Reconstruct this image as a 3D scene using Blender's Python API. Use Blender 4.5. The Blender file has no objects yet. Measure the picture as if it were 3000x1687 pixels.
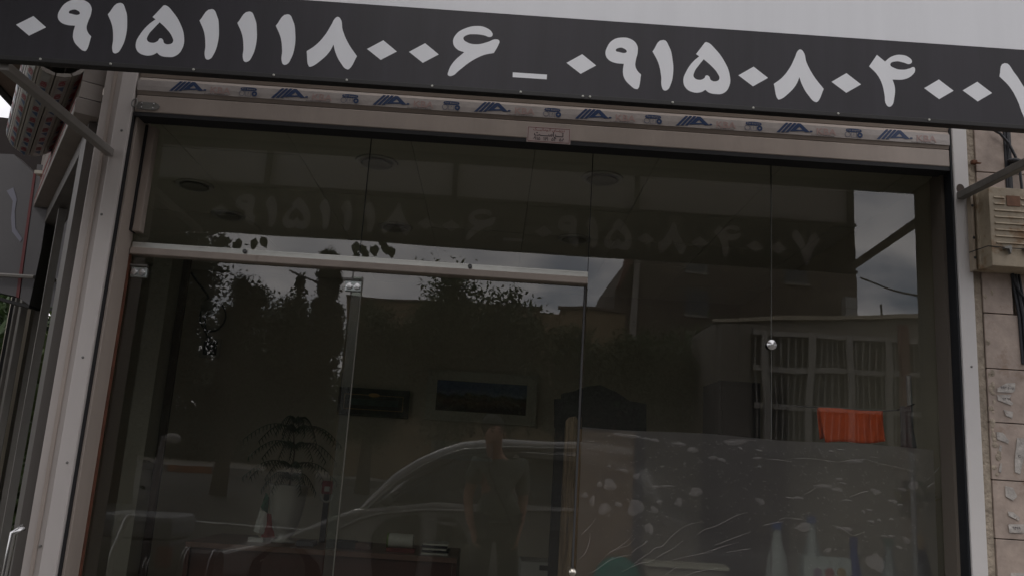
import bpy, bmesh, math, random
from mathutils import Vector, Matrix, noise
R = math.radians
rnd = random.Random(7)
SC = bpy.context.scene
COL = SC.collection

# ------------------------------------------------------------------ camera
FPX, DCAM, ZEYE = 2553.0, 3.5, 1.42            # focal length in px of a 3000 px wide frame, distance to the shutter front, eye height
cy_ = Vector((-65.0, -542.5, -FPX)).normalized()
cu_ = Vector((760.0, 11993.0, -FPX)); cu_ = (cu_ - cu_.dot(cy_) * cy_).normalized()
cx_ = cy_.cross(cu_)
MC = Matrix((cx_, cy_, cu_))                   # camera axes -> world axes
CPOS = Vector((0, -DCAM, ZEYE))
cam = bpy.data.objects.new('camera', bpy.data.cameras.new('camera')); COL.objects.link(cam)
cam.matrix_world = Matrix.Translation(CPOS) @ MC.to_4x4()
cam.data.sensor_width = 36; cam.data.lens = 36 * FPX / 3000.0
cam.data.clip_start = 0.02; cam.data.clip_end = 2000
SC.camera = cam

# ------------------------------------------------------------------ sky, sun, exposure
SUN_EL, SUN_AZ = R(48), R(205)                 # azimuth measured clockwise from +y
w = bpy.data.worlds.new('World'); SC.world = w; w.use_nodes = True
nt = w.node_tree; nt.nodes.clear()
def wn(t, **k):
    n = nt.nodes.new(t)
    for a, b in k.items(): setattr(n, a, b)
    return n
sky = wn('ShaderNodeTexSky', sky_type='NISHITA', sun_disc=False, sun_elevation=SUN_EL, sun_rotation=SUN_AZ)
sky.air_density = 1.0; sky.dust_density = 2.0
tc = wn('ShaderNodeTexCoord'); sep = wn('ShaderNodeSeparateXYZ'); nt.links.new(tc.outputs['Generated'], sep.inputs[0])
zz = wn('ShaderNodeMath', operation='ADD'); zz.inputs[1].default_value = 0.28; nt.links.new(sep.outputs['Z'], zz.inputs[0])
zm = wn('ShaderNodeMath', operation='MAXIMUM'); zm.inputs[1].default_value = 0.08; nt.links.new(zz.outputs[0], zm.inputs[0])
dx = wn('ShaderNodeMath', operation='DIVIDE'); nt.links.new(sep.outputs['X'], dx.inputs[0]); nt.links.new(zm.outputs[0], dx.inputs[1])
dy = wn('ShaderNodeMath', operation='DIVIDE'); nt.links.new(sep.outputs['Y'], dy.inputs[0]); nt.links.new(zm.outputs[0], dy.inputs[1])
cmb = wn('ShaderNodeCombineXYZ'); nt.links.new(dx.outputs[0], cmb.inputs[0]); nt.links.new(dy.outputs[0], cmb.inputs[1])
ns = wn('ShaderNodeTexNoise'); ns.inputs['Scale'].default_value = 2.6; ns.inputs['Detail'].default_value = 7; ns.inputs['Roughness'].default_value = 0.5; ns.inputs['Distortion'].default_value = 0.3
nt.links.new(cmb.outputs[0], ns.inputs['Vector'])
cr = wn('ShaderNodeValToRGB'); cr.color_ramp.elements[0].position = 0.30; cr.color_ramp.elements[1].position = 0.46
nt.links.new(ns.outputs['Fac'], cr.inputs[0])
ns2 = wn('ShaderNodeTexNoise'); ns2.inputs['Scale'].default_value = 5.2; ns2.inputs['Detail'].default_value = 6
nt.links.new(cmb.outputs[0], ns2.inputs['Vector'])
cc = wn('ShaderNodeValToRGB'); cc.color_ramp.elements[0].position = 0.35; cc.color_ramp.elements[1].position = 0.65
cc.color_ramp.elements[0].color = (10.6, 10.6, 11.4, 1); cc.color_ramp.elements[1].color = (17.6, 16.9, 16.8, 1)
nt.links.new(ns2.outputs['Fac'], cc.inputs[0])
mxs = wn('ShaderNodeMixRGB'); nt.links.new(cr.outputs[0], mxs.inputs[0]); nt.links.new(sky.outputs[0], mxs.inputs[1]); nt.links.new(cc.outputs[0], mxs.inputs[2])
bg = wn('ShaderNodeBackground'); bg.inputs['Strength'].default_value = 0.1; nt.links.new(mxs.outputs[0], bg.inputs['Color'])
wo = wn('ShaderNodeOutputWorld'); nt.links.new(bg.outputs[0], wo.inputs[0])
sl = bpy.data.lights.new('sun', 'SUN'); sl.energy = 0.6; sl.angle = R(14); sl.color = (1.0, 0.97, 0.93)
sun = bpy.data.objects.new('sun', sl); COL.objects.link(sun)
sd = Vector((math.sin(SUN_AZ) * math.cos(SUN_EL), math.cos(SUN_AZ) * math.cos(SUN_EL), math.sin(SUN_EL)))
sun.rotation_euler = (-sd).to_track_quat('-Z', 'Y').to_euler(); sun.location = sd * 30
vs = SC.view_settings; vs.view_transform = 'Standard'; vs.look = 'None'; vs.gamma = 1; vs.exposure = -0.36
try: vs.use_curve_mapping = False
except Exception: pass
SC.cycles.use_denoising = True; SC.cycles.max_bounces = 8; SC.cycles.transparent_max_bounces = 24
SC.cycles.diffuse_bounces = 4; SC.cycles.glossy_bounces = 4; SC.cycles.sample_clamp_indirect = 4
SC.cycles.caustics_reflective = False; SC.cycles.caustics_refractive = False

# ------------------------------------------------------------------ where things stand: photo pixel -> place at a known depth
G = 0.165                                      # depth of the glass behind the shutter front
def ray(px, py): return MC @ Vector((px - 1500, -(py - 843.5), -FPX))
def P(px, py, y):
    d = ray(px, py); return CPOS + d * ((y + DCAM) / d.y)
def PZ(px, py, z):
    d = ray(px, py); return CPOS + d * ((z - ZEYE) / d.z)
def S(px, py, y): return P(px * 1.1646, py * 1.1646, y)
def RV(px, py, dv):                            # a thing seen mirrored in the glass, dv metres away along the line of sight
    v = S(px, py, dv - DCAM); v.y = 2 * G - v.y; return v

# ------------------------------------------------------------------ materials
MATS = {}
def mat(name, col, rough=0.6, metal=0.0, var=0.0, vscale=8.0, bump=0.0, bscale=60.0, stretch=(1, 1, 1), col2=None, spec=0.5, emit=None, transl=0.0, stain=None):
    if name in MATS: return MATS[name]
    m = bpy.data.materials.new(name); m.use_nodes = True; t = m.node_tree; b = t.nodes['Principled BSDF']
    b.inputs['Roughness'].default_value = rough; b.inputs['Metallic'].default_value = metal
    b.inputs['Specular IOR Level'].default_value = spec
    c4 = (*col, 1); b.inputs['Base Color'].default_value = c4
    co = t.nodes.new('ShaderNodeTexCoord'); mp = t.nodes.new('ShaderNodeMapping'); mp.inputs['Scale'].default_value = stretch
    t.links.new(co.outputs['Object'], mp.inputs[0]); last = None
    if var or col2:
        n = t.nodes.new('ShaderNodeTexNoise'); n.inputs['Scale'].default_value = vscale; n.inputs['Detail'].default_value = 5; n.inputs['Roughness'].default_value = 0.65
        t.links.new(mp.outputs[0], n.inputs['Vector'])
        r = t.nodes.new('ShaderNodeValToRGB'); r.color_ramp.elements[0].position = 0.32; r.color_ramp.elements[1].position = 0.68
        lo = tuple(max(0, c * (1 - var)) for c in col) if not col2 else col2
        r.color_ramp.elements[0].color = (*lo, 1); r.color_ramp.elements[1].color = (*[min(1, c * (1 + var * .4)) for c in col], 1)
        t.links.new(n.outputs['Fac'], r.inputs[0]); last = r.outputs[0]
    if stain:
        sc_, lim, scol = stain
        n = t.nodes.new('ShaderNodeTexNoise'); n.inputs['Scale'].default_value = sc_; n.inputs['Detail'].default_value = 8; n.inputs['Roughness'].default_value = .7
        t.links.new(mp.outputs[0], n.inputs['Vector'])
        r = t.nodes.new('ShaderNodeValToRGB'); r.color_ramp.elements[0].position = lim; r.color_ramp.elements[1].position = lim + .12
        t.links.new(n.outputs['Fac'], r.inputs[0])
        mx = t.nodes.new('ShaderNodeMixRGB'); t.links.new(r.outputs[0], mx.inputs[0])
        if last: t.links.new(last, mx.inputs[1])
        else: mx.inputs[1].default_value = c4
        mx.inputs[2].default_value = (*scol, 1); last = mx.outputs[0]
    if last: t.links.new(last, b.inputs['Base Color'])
    if bump:
        n = t.nodes.new('ShaderNodeTexNoise'); n.inputs['Scale'].default_value = bscale; n.inputs['Detail'].default_value = 4
        t.links.new(mp.outputs[0], n.inputs['Vector'])
        bp = t.nodes.new('ShaderNodeBump'); bp.inputs['Strength'].default_value = bump; bp.inputs['Distance'].default_value = 0.01
        t.links.new(n.outputs['Fac'], bp.inputs['Height']); t.links.new(bp.outputs[0], b.inputs['Normal'])
    if transl:
        tr = t.nodes.new('ShaderNodeBsdfTranslucent'); mix = t.nodes.new('ShaderNodeMixShader'); mix.inputs[0].default_value = transl
        if last: t.links.new(last, tr.inputs[0])
        else: tr.inputs[0].default_value = c4
        out = t.nodes['Material Output']
        t.links.new(b.outputs[0], mix.inputs[1]); t.links.new(tr.outputs[0], mix.inputs[2]); t.links.new(mix.outputs[0], out.inputs[0])
    MATS[name] = m; return m
def glassmat(name, tint, k=2.0, rough=0.0, dirt=0.0):
    m = bpy.data.materials.new(name); m.use_nodes = True; t = m.node_tree; t.nodes.clear()
    out = t.nodes.new('ShaderNodeOutputMaterial'); tr = t.nodes.new('ShaderNodeBsdfTransparent'); tr.inputs[0].default_value = (*tint, 1)
    gl = t.nodes.new('ShaderNodeBsdfGlossy'); gl.inputs['Roughness'].default_value = rough; gl.inputs[0].default_value = (1, 1, 1, 1)
    fr = t.nodes.new('ShaderNodeFresnel'); fr.inputs[0].default_value = 1.5
    if dirt:
        rn_ = t.nodes.new('ShaderNodeTexNoise'); rn_.inputs['Scale'].default_value = 1.7; rn_.inputs['Detail'].default_value = 1.5
        rc2 = t.nodes.new('ShaderNodeTexCoord'); t.links.new(rc2.outputs['Object'], rn_.inputs[0])
        rb_ = t.nodes.new('ShaderNodeBump'); rb_.inputs['Strength'].default_value = 1.0; rb_.inputs['Distance'].default_value = .0016; t.links.new(rn_.outputs['Fac'], rb_.inputs['Height']); t.links.new(rb_.outputs[0], gl.inputs['Normal'])
    ge = t.nodes.new('ShaderNodeNewGeometry'); inv = t.nodes.new('ShaderNodeMath'); inv.operation = 'SUBTRACT'; inv.inputs[0].default_value = 1
    t.links.new(ge.outputs['Backfacing'], inv.inputs[1])
    mu = t.nodes.new('ShaderNodeMath'); mu.operation = 'MULTIPLY'; mu.inputs[1].default_value = k; t.links.new(fr.outputs[0], mu.inputs[0])
    m2 = t.nodes.new('ShaderNodeMath'); m2.operation = 'MULTIPLY'; m2.use_clamp = True; t.links.new(mu.outputs[0], m2.inputs[0]); t.links.new(inv.outputs[0], m2.inputs[1])
    mx = t.nodes.new('ShaderNodeMixShader'); t.links.new(m2.outputs[0], mx.inputs[0]); t.links.new(tr.outputs[0], mx.inputs[1]); t.links.new(gl.outputs[0], mx.inputs[2])
    last = mx
    if dirt:
        df = t.nodes.new('ShaderNodeBsdfDiffuse'); df.inputs[0].default_value = (.5, .48, .45, 1)
        n = t.nodes.new('ShaderNodeTexNoise'); n.inputs['Scale'].default_value = 1.6; n.inputs['Detail'].default_value = 8
        co = t.nodes.new('ShaderNodeTexCoord'); t.links.new(co.outputs['Object'], n.inputs['Vector'])
        mr = t.nodes.new('ShaderNodeMapRange'); mr.inputs[1].default_value = .35; mr.inputs[2].default_value = .75; mr.inputs[3].default_value = dirt * .3; mr.inputs[4].default_value = dirt
        t.links.new(n.outputs['Fac'], mr.inputs[0])
        m3 = t.nodes.new('ShaderNodeMixShader'); t.links.new(mr.outputs[0], m3.inputs[0]); t.links.new(mx.outputs[0], m3.inputs[1]); t.links.new(df.outputs[0], m3.inputs[2]); last = m3
    t.links.new(last.outputs[0], out.inputs[0]); MATS[name] = m; return m

# ------------------------------------------------------------------ mesh helpers
class MB:
    def __init__(s): s.v = []; s.f = []; s.M = None
    def add(s, vs, fs):
        o = len(s.v)
        s.v += [tuple(s.M @ Vector(p)) if s.M else tuple(p) for p in vs]; s.f += [tuple(i + o for i in f) for f in fs]; return s
    def box(s, x0, x1, y0, y1, z0, z1):
        return s.add([(x0,y0,z0),(x1,y0,z0),(x1,y1,z0),(x0,y1,z0),(x0,y0,z1),(x1,y0,z1),(x1,y1,z1),(x0,y1,z1)],
                     [(0,3,2,1),(4,5,6,7),(0,1,5,4),(1,2,6,5),(2,3,7,6),(3,0,4,7)])
    def prism(s, poly, y0, y1, ax='y'):         # polygon in the plane across the axis, extruded along it
        n = len(poly)
        if ax == 'y': A = [(a, y0, b) for a, b in poly]; B = [(a, y1, b) for a, b in poly]
        elif ax == 'x': A = [(y0, a, b) for a, b in poly]; B = [(y1, a, b) for a, b in poly]
        else: A = [(a, b, y0) for a, b in poly]; B = [(a, b, y1) for a, b in poly]
        return s.add(A + B, [tuple(range(n)), tuple(range(2*n-1, n-1, -1))] + [(i, i+n, (i+1) % n + n, (i+1) % n) for i in range(n)])
    def tube(s, pts, r, n=8, cap=True):
        pts = [Vector(p) for p in pts]; rs = r if isinstance(r, (list, tuple)) else [r] * len(pts)
        V = []; up = None
        for i, p in enumerate(pts):
            t = (pts[min(i+1, len(pts)-1)] - pts[max(i-1, 0)]).normalized()
            if up is None: up = t.orthogonal().normalized()
            up = (up - t * up.dot(t)).normalized() if abs(up.dot(t)) < .999 else t.orthogonal().normalized()
            q = t.cross(up)
            for k in range(n):
                a = 2 * math.pi * k / n; V.append(p + (up * math.cos(a) + q * math.sin(a)) * rs[i])
        F = [(i*n+k, i*n+(k+1) % n, (i+1)*n+(k+1) % n, (i+1)*n+k) for i in range(len(pts)-1) for k in range(n)]
        if cap: F += [tuple(range(n-1, -1, -1)), tuple((len(pts)-1)*n+k for k in range(n))]
        return s.add(V, F)
    def lathe(s, prof, c=(0,0,0), n=20, axis='z'):
        V = []
        for r, h in prof:
            for k in range(n):
                a = 2*math.pi*k/n; x, y = r*math.cos(a), r*math.sin(a)
                V.append((c[0]+x, c[1]+y, c[2]+h) if axis == 'z' else ((c[0]+x, c[1]+h, c[2]+y) if axis == 'y' else (c[0]+h, c[1]+x, c[2]+y)))
        F = [(i*n+k, i*n+(k+1) % n, (i+1)*n+(k+1) % n, (i+1)*n+k) for i in range(len(prof)-1) for k in range(n)]
        F += [tuple(range(n-1, -1, -1)), tuple((len(prof)-1)*n+k for k in range(n))]
        return s.add(V, F)
    def ball(s, c, r, n=10, m=7, sc=(1,1,1)):
        return s.lathe([(max(1e-4, r*math.sin(math.pi*i/m)), -r*math.cos(math.pi*i/m)) for i in range(m+1)], c, n) if sc == (1,1,1) else s._el(c, r, n, m, sc)
    def _el(s, c, r, n, m, sc):
        V = []
        for i in range(m+1):
            a = math.pi*i/m
            for k in range(n):
                b = 2*math.pi*k/n
                V.append((c[0]+r*sc[0]*max(.001, math.sin(a))*math.cos(b), c[1]+r*sc[1]*max(.001, math.sin(a))*math.sin(b), c[2]-r*sc[2]*math.cos(a)))
        return s.add(V, [(i*n+k, i*n+(k+1) % n, (i+1)*n+(k+1) % n, (i+1)*n+k) for i in range(m) for k in range(n)])
    def done(s, name, m, parent=None, bev=0, smooth=False, **pr):
        me = bpy.data.meshes.new(name); me.from_pydata(s.v, [], s.f)
        bm = bmesh.new(); bm.from_mesh(me); bmesh.ops.recalc_face_normals(bm, faces=bm.faces); bm.to_mesh(me); bm.free()
        me.materials.append(m)
        if smooth: me.shade_smooth()
        o = bpy.data.objects.new(name, me); COL.objects.link(o)
        if parent: o.parent = parent; o.matrix_parent_inverse = parent.matrix_world.inverted()
        if bev:
            b = o.modifiers.new('bevel', 'BEVEL'); b.width = bev; b.segments = 2; b.limit_method = 'ANGLE'; b.angle_limit = R(40)
        for k, v in pr.items(): o[k] = v
        return o
def thing(name, label, cat, loc=(0,0,0), group=None):
    o = bpy.data.objects.new(name, None); COL.objects.link(o); o.empty_display_size = .1
    o.location = loc; o.matrix_world = Matrix.Translation(loc)
    o['label'] = label; o['category'] = cat
    if group: o['group'] = group
    return o
def tag(o, label, cat, group=None):
    o['label'] = label; o['category'] = cat
    if group: o['group'] = group
    return o
def box(name, m, x0, x1, y0, y1, z0, z1, parent=None, bev=0, **pr): return MB().box(x0,x1,y0,y1,z0,z1).done(name, m, parent, bev, **pr)
def copy_tree(o, off=(0,0,0), **pr):
    c = o.copy(); COL.objects.link(c); c.matrix_world = Matrix.Translation(off) @ o.matrix_world
    for k, v in pr.items(): c[k] = v
    for ch in o.children:
        d = ch.copy(); COL.objects.link(d); d.parent = c
        for g in ch.children:
            e = g.copy(); COL.objects.link(e); e.parent = d
    return c
def curve_mesh(name, loops, m, y, parent=None, ext=0.0008, **pr):   # loops: (points (x,z), corner flags), filled with holes, at depth y facing -y
    cu = bpy.data.curves.new(name, 'CURVE'); cu.dimensions = '2D'; cu.fill_mode = 'BOTH'; cu.extrude = ext; cu.resolution_u = 5
    for pts in loops:
        sp = cu.splines.new('BEZIER'); sp.bezier_points.add(len(pts) - 1); sp.use_cyclic_u = True
        for b, (x, z, c) in zip(sp.bezier_points, pts):
            b.co = (x, z, 0); b.handle_left_type = b.handle_right_type = 'VECTOR' if c else 'AUTO'
    o = bpy.data.objects.new(name, cu); COL.objects.link(o)
    return bake(o, name, m, Matrix.Translation((0, y, 0)) @ Matrix.Rotation(R(90), 4, 'X'), parent, **pr)
def bake(o, name, m, mw, parent=None, **pr):
    bpy.context.view_layer.update()
    me = bpy.data.meshes.new_from_object(o.evaluated_get(bpy.context.evaluated_depsgraph_get())); cu = o.data
    bpy.data.objects.remove(o)
    me.transform(mw); me.materials.clear(); me.materials.append(m); me.name = name
    n = bpy.data.objects.new(name, me); COL.objects.link(n)
    if parent: n.parent = parent; n.matrix_parent_inverse = parent.matrix_world.inverted()
    for k, v in pr.items(): n[k] = v
    return n
def text(name, s, m, mw, size, parent=None, ext=0.0004, bold=0.0, align='CENTER', shear=0, xs=1.0, **pr):
    cu = bpy.data.curves.new(name, 'FONT'); cu.body = s; cu.size = size; cu.extrude = ext; cu.offset = bold; cu.align_x = align; cu.shear = shear; cu.resolution_u = 2
    o = bpy.data.objects.new(name, cu); COL.objects.link(o)
    return bake(o, name, m, mw @ Matrix.Diagonal((xs, 1, 1, 1)), parent, **pr)
def front(x, y, z): return Matrix.Translation((x, y, z)) @ Matrix.Rotation(R(90), 4, 'X')

# ------------------------------------------------------------------ palette
ALU = mat('champagne_aluminium', (.43, .365, .32), .45, .0, .16, 4, .08, 40, (1, 1, .3), stain=(7, .62, (.27, .22, .18)))
ALU2 = mat('white_aluminium', (.62, .60, .59), .4, 0, .06, 3, .03, 50, stain=(5, .70, (.36, .27, .2)))
ALUG = mat('grey_aluminium', (.25, .235, .22), .45, 0, .12, 4)
CHAN = mat('bright_channel', (.62, .62, .58), .32, .9, .1, 9, .05, 30)
BLK = mat('black_rubber', (.018, .018, .02), .7)
STEEL = mat('brushed_steel', (.62, .62, .62), .25, 1.0)
STEELD = mat('dull_zinc', (.24, .235, .22), .55, .5, .25, 20)
WHITEP = mat('banner_white', (.80, .81, .84), .45, 0, .035, 2.2, .04, 5, (5, 1, .25), transl=.115)
DARKP = mat('banner_dark', (.020, .017, .024), .5, 0, .35, 2.2, .05, 6, (5, 1, .25), transl=.12)
FRAME = mat('sign_frame_black', (.012, .011, .011), .6, 0, .3, 30)
BLUE = mat('print_blue', (.02, .045, .12), .4); RED = mat('print_red', (.30, .05, .05), .5); REDF = mat('faded_red_print', (.38, .26, .24), .5)
FILM = mat('clear_film', (.42, .38, .36), .25, 0, .12, 14, .2, 25)
PBLK = mat('print_black', (.04, .03, .04), .5)
GLASS = glassmat('shop_glass', (.89, .905, .88), 2.15, 0, .016)
GLASS2 = glassmat('window_glass', (.75, .78, .75), 2.0)
PAINT = mat('interior_wall_paint', (.56, .50, .42), .8, 0, .10, 1.2)
CEIL = mat('ceiling_tile', (.60, .57, .50), .85, 0, .04, 3, .1, 90)
DWOOD = mat('dark_wood', (.035, .022, .018), .5, 0, .3, 6, .1, 20, (1, 1, .2))
RWOOD = mat('red_wood', (.07, .026, .020), .35, 0, .3, 6, 0, 20, (.2, 1, 1))
GREEN = mat('leaf_green', (.06, .10, .035), .55, 0, .45, 3, transl=.25)
DGREEN = mat('conifer_green', (.03, .05, .025), .6, 0, .4, 3, transl=.15)
BARK = mat('bark', (.10, .075, .055), .9, 0, .3, 12, .5, 30, (1, 1, .3))
STONE = mat('travertine', (.42, .34, .29), .6, 0, .30, 9, .35, 18, stain=(5, .55, (.25, .17, .12)))
MORTAR = mat('rough_mortar', (.40, .34, .27), .95, 0, .4, 22, 1.0, 60)
ASPH = mat('asphalt', (.06, .058, .055), .9, 0, .25, 1.2, .3, 90)
PAVE = mat('pavement_concrete', (.18, .17, .155), .85, 0, .2, 2, .2, 50)

# ------------------------------------------------------------------ ground, road
def gz(y):                                      # the street climbs away from the shop
    d = -y
    if d < 3.2: return 0.0
    if d < 5.5: return 0.16 * (d - 3.2) / 2.3
    if d < 16: return 0.16 + 0.88 * (d - 5.5) / 10.5
    return 1.04 + .012 * (d - 16)
def strip(name, m, ys, x0, x1, dz=0, **pr):
    b = MB(); V = []
    for y in ys: V += [(x0, y, gz(y) + dz), (x1, y, gz(y) + dz)]
    b.add(V, [(2*i, 2*i+1, 2*i+3, 2*i+2) for i in range(len(ys) - 1)]); return b.done(name, m, **pr)
strip('ground', mat('ground_earth', (.16, .14, .11), .95, 0, .3, 1), [900, 40, 4.6, 1.5, 0, -2, -3.2, -5.5, -10, -16, -22, -60, -900], -900, 900, -.03, kind='structure')
strip('pavement', PAVE, [.16, -2.9], -14, 14, .03, kind='structure')
strip('road', ASPH, [-2.9, -3.2, -5.5, -8, -10.5, -13, -15.6], -60, 60, -.012, kind='structure')
strip('far_pavement', PAVE, [-15.8, -19], -60, 60, .10, kind='structure')
MB().box(-14, 14, -3.05, -2.9, -.05, .09).done('pavement', PAVE, kind='structure')
for i in range(30):                            # painted kerb on the far side
    x = -14.0 + i
    MB().box(x, x + .985, -15.8, -15.62, .85, 1.16).done('kerb_stone', mat('kerb_orange', (.34, .12, .05), .8, 0, .3, 5) if i % 2 and i < 8 else mat('kerb_white', (.26, .25, .24), .8, 0, .3, 5),
        kind='structure')
for i in range(5):
    strip('road_marking', mat('road_paint', (.5, .5, .48), .8, 0, .3, 6), [-9.3, -9.42], -20 + i * 7, -16.5 + i * 7, -.006, kind='structure')

# ------------------------------------------------------------------ the building the shop is in
shop = thing('shop_building', 'plain rendered building that holds the glass fronted shop on the ground floor', 'building', (0, 0, 0))
wallm = mat('render_wall', (.34, .30, .26), .9, 0, .12, 2, .2, 30)
D2 = Vector((-.526, .85, 0)); N2 = Vector((-.85, -.526, 0)); O2 = Vector((-1.76, .03, 0))   # receding side of the corner shop
box('upper_wall', wallm, -1.9, 9, .02, .30, 3.2, 9, shop)
MB().prism([(-1.76, .31), (9, .31), (9, 7), (-6.0, 7)], 3.2, 9, 'z').done('upper_floor', wallm, shop)
box('side_wall', wallm, 2.12, 9, .06, .30, 0, 3.199, shop)
box('plinth', mat('plinth_stone', (.2, .18, .16), .7, 0, .2, 6), -1.61, 1.885, .12, .26, 0, .12, shop)

# interior shell
floor_in = box('interior_floor', mat('floor_tile', (.42, .38, .33), .3, 0, .1, 2), -4.1, 2.1, .26, 3.99, .04, .10, kind='structure')
room = thing('interior_room', 'beige painted room walls seen dimly through the shop glass', 'room', (0, 2, 0))
box('back_wall', PAINT, -4.15, 2.3, 4.0, 4.15, .1, 3.1, room)
box('right_wall', PAINT, 2.1, 2.118, .17, 4.0, .1, 3.1, room)
def side(t0, t1, n0, n1, z0, z1, mb=None):      # box in the frame of the side facade
    mb = mb or MB(); a = [O2 + D2*t + N2*n for t, n in ((t0, n0), (t1, n0), (t1, n1), (t0, n1))]
    return mb.add([(p.x, p.y, z) for z in (z0, z1) for p in a], [(0,1,2,3),(4,7,6,5),(0,4,5,1),(1,5,6,2),(2,6,7,3),(3,7,4,0)])
side(3.25, 5.0, -.15, 0, .1, 3.19).done('left_wall', PAINT, room)
# ceiling of 0.6 m tiles
ceil = thing('suspended_ceiling', 'cream suspended ceiling of square tiles with round downlights', 'ceiling', (0, 2, 2.98))
MB().prism([(-1.8, .27), (2.09, .27), (2.09, 3.99), (-4.12, 3.99)], 3.02, 3.19, 'z').done('ceiling_void', mat('void_dark', (.03, .03, .03), .9), ceil)
tile_me = None
LY = (.86, 1.47, 2.09)
for i in range(-8, 4):
    for j in range(7):
        x0, y0 = .12 + .61 * i, .26 + .61 * j - .02
        x1, y1 = min(x0 + .607, 2.095), min(y0 + .607, 3.995)
        xl_ = -1.76 - (y1 - .03) * .526 / .85 + .22
        if x0 + .3 < xl_: continue
        x0 = max(x0, xl_)
        if x1 - x0 < .05 or y1 - y0 < .1: continue
        box('ceiling_tile', CEIL, x0, x1, max(y0, .27), y1, 2.98 + rnd.uniform(0, .003), 3.0, ceil)
def downlight(x, y, lab):
    t = thing('downlight', lab, 'ceiling light', (x, y, 2.98), 'round recessed downlights in the shop ceiling')
    MB().lathe([(.085, -.003), (.105, -.012), (.112, -.001)], (x, y, 2.98), 28).done('trim_ring', mat('lamp_trim', (.6, .58, .55), .35), t, smooth=True)
    MB().lathe([(.083, -.014), (.07, -.02), (.0001, -.022)], (x, y, 2.98), 28).done('lens', mat('lamp_lens', (.30, .29, .26), .3), t, smooth=True)
for x, y, l in ((-1.858, 1.473, 'unlit round downlight nearest the left post, front of its pair'), (-1.835, 2.08, 'unlit round downlight behind the leftmost one'),
                (-.70, .86, 'unlit round downlight crossed by the left glass joint'), (-.733, 2.10, 'unlit round downlight above the metal channel over the door'),
                (.49, .874, 'unlit round downlight right of the second glass joint, near the shutter'), (.46, 2.10, 'unlit round downlight just left below the second glass joint')):
    downlight(x, y, l)

# ------------------------------------------------------------------ left corner post and right post
lp = thing('corner_post', 'wide champagne aluminium corner post left of the shop window', 'post', (-1.68, 0, 0))
MB().box(-1.750, -1.678, 0, .12, 0, 3.18).done('outer_profile', mat('alu_outer', (.53, .48, .45), .42, 0, .14, 3, .05, 40, (1, 1, .2), stain=(14, .68, (.30, .25, .21))), lp, .004)
MB().box(-1.7175, -1.700, -.006, -.0005, 0, 3.18).done('ridge', ALU, lp, .003)
MB().box(-1.6775, -1.613, -.012, .118, 0, 3.18).done('inner_profile', mat('alu_inner', (.63, .585, .56), .38, 0, .10, 3, .05, 40, (1, 1, .2), stain=(16, .70, (.36, .30, .25))), lp, .004)
for sx, sz in ((-1.645, 1.77), (-1.638, 1.36), (-1.69, 1.045), (-1.665, 2.36), (-1.64, 2.73)):
    MB().lathe([(.0055, .0), (.0045, -.003), (.0001, -.004)], (sx, -.012 if sx > -1.677 else -.006, sz), 10, 'y').done('screw', STEELD, lp)
MB().box(-1.612, -1.606, .004, .118, 0, 2.82).done('gasket', BLK, lp)
MB().box(-1.6055, -1.594, .02, .150, 0, 2.82).done('return_profile', ALU, lp, .002)
MB().box(-1.5935, -1.5895, .140, .160, 0, 2.235).done('sealant_bead', mat('orange_sealant', (.15, .055, .03), .7, 0, .4, 12), lp)
up = thing('upper_jamb_profile', 'short aluminium profile beside the upper left glass pane', 'profile', (-1.55, .1, 2.3))
MB().box(-1.5935, -1.5865, .10, .155, 2.33, 2.805).done('seal', BLK, up)
MB().box(-1.586, -1.553, .11, .158, 2.33, 2.805).done('inner_profile', ALU, up, .004)

rp = thing('shutter_guide_post', 'white painted shutter guide post between the glass and the stone wall', 'post', (1.92, 0, 0))
MB().box(1.893, 1.955, -.012, .06, 0, 3.04).done('face_profile', ALU2, rp, .003)
MB().box(1.885, 1.8925, -.002, .16, 0, 3.04).done('gasket', mat('blue_black_rubber', (.010, .012, .016), .5), rp)
MB().box(1.872, 1.8845, .06, .158, 0, 2.82).done('inner_rail', mat('dark_rail', (.14, .12, .1), .5), rp)
MB().lathe([(.005, 0), (.004, -.003), (.0001, -.004)], tuple(Vector((1.928, -.012, 1.965))), 10, 'y').done('screw', STEELD, rp)
MB().ball((1.917, -.0125, 2.722), .022, 12, 8, (.8, .04, 1)).done('soot_stain', mat('soot', (.09, .07, .06), .95, 0, .4, 30), rp)

# ------------------------------------------------------------------ rolling shutter above the glass
XA, XB = -1.606, 1.8835
sh = thing('rolling_shutter', 'raised champagne rolling shutter with film strip across the shop front', 'shutter', (0, 0, 2.82))
MB().box(XA, XB, 0, .085, 2.8235, 2.900).done('bottom_bar', ALU, sh, .004)
MB().box(XA, XB, .002, .086, 2.806, 2.823).done('rubber_seal', BLK, sh)
def slat(z0, h, m):
    pr = []
    for i in range(7):
        a = i / 6; pr.append((.004 - .010 * math.sin(math.pi * a), z0 + h * a))
    pr += [(.02, z0 + h), (.02, z0)]
    MB().prism(pr, XA, XB, 'x').done('slat', m, sh, smooth=False)
slat(2.9035, .078, ALU); slat(2.9845, .078, mat('dusty_slat', (.40, .33, .28), .55, 0, .2, 2, .05, 40, (.4, 1, 1))); slat(3.0655, .078, ALU); slat(3.1465, .07, ALU)
fs = thing('printed_film_strip', 'protective plastic film strip with repeated blue triangle logos on the shutter slat', 'film', (0, -.008, 2.93))
MB().prism([(-.0074, 2.918), (-.0086, 2.940), (-.0076, 2.966), (-.0068, 2.966), (-.0074, 2.940), (-.0064, 2.918)], XA, XB - .001, 'x').done('film', FILM, fs)
yF = -.0095
def zoomP(zx, zy): v = P(400 + zx / 6.44, 230 + zy / 6.44, -.009); return v.x, v.z
Ax, Az = zoomP(600, 325)
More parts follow.
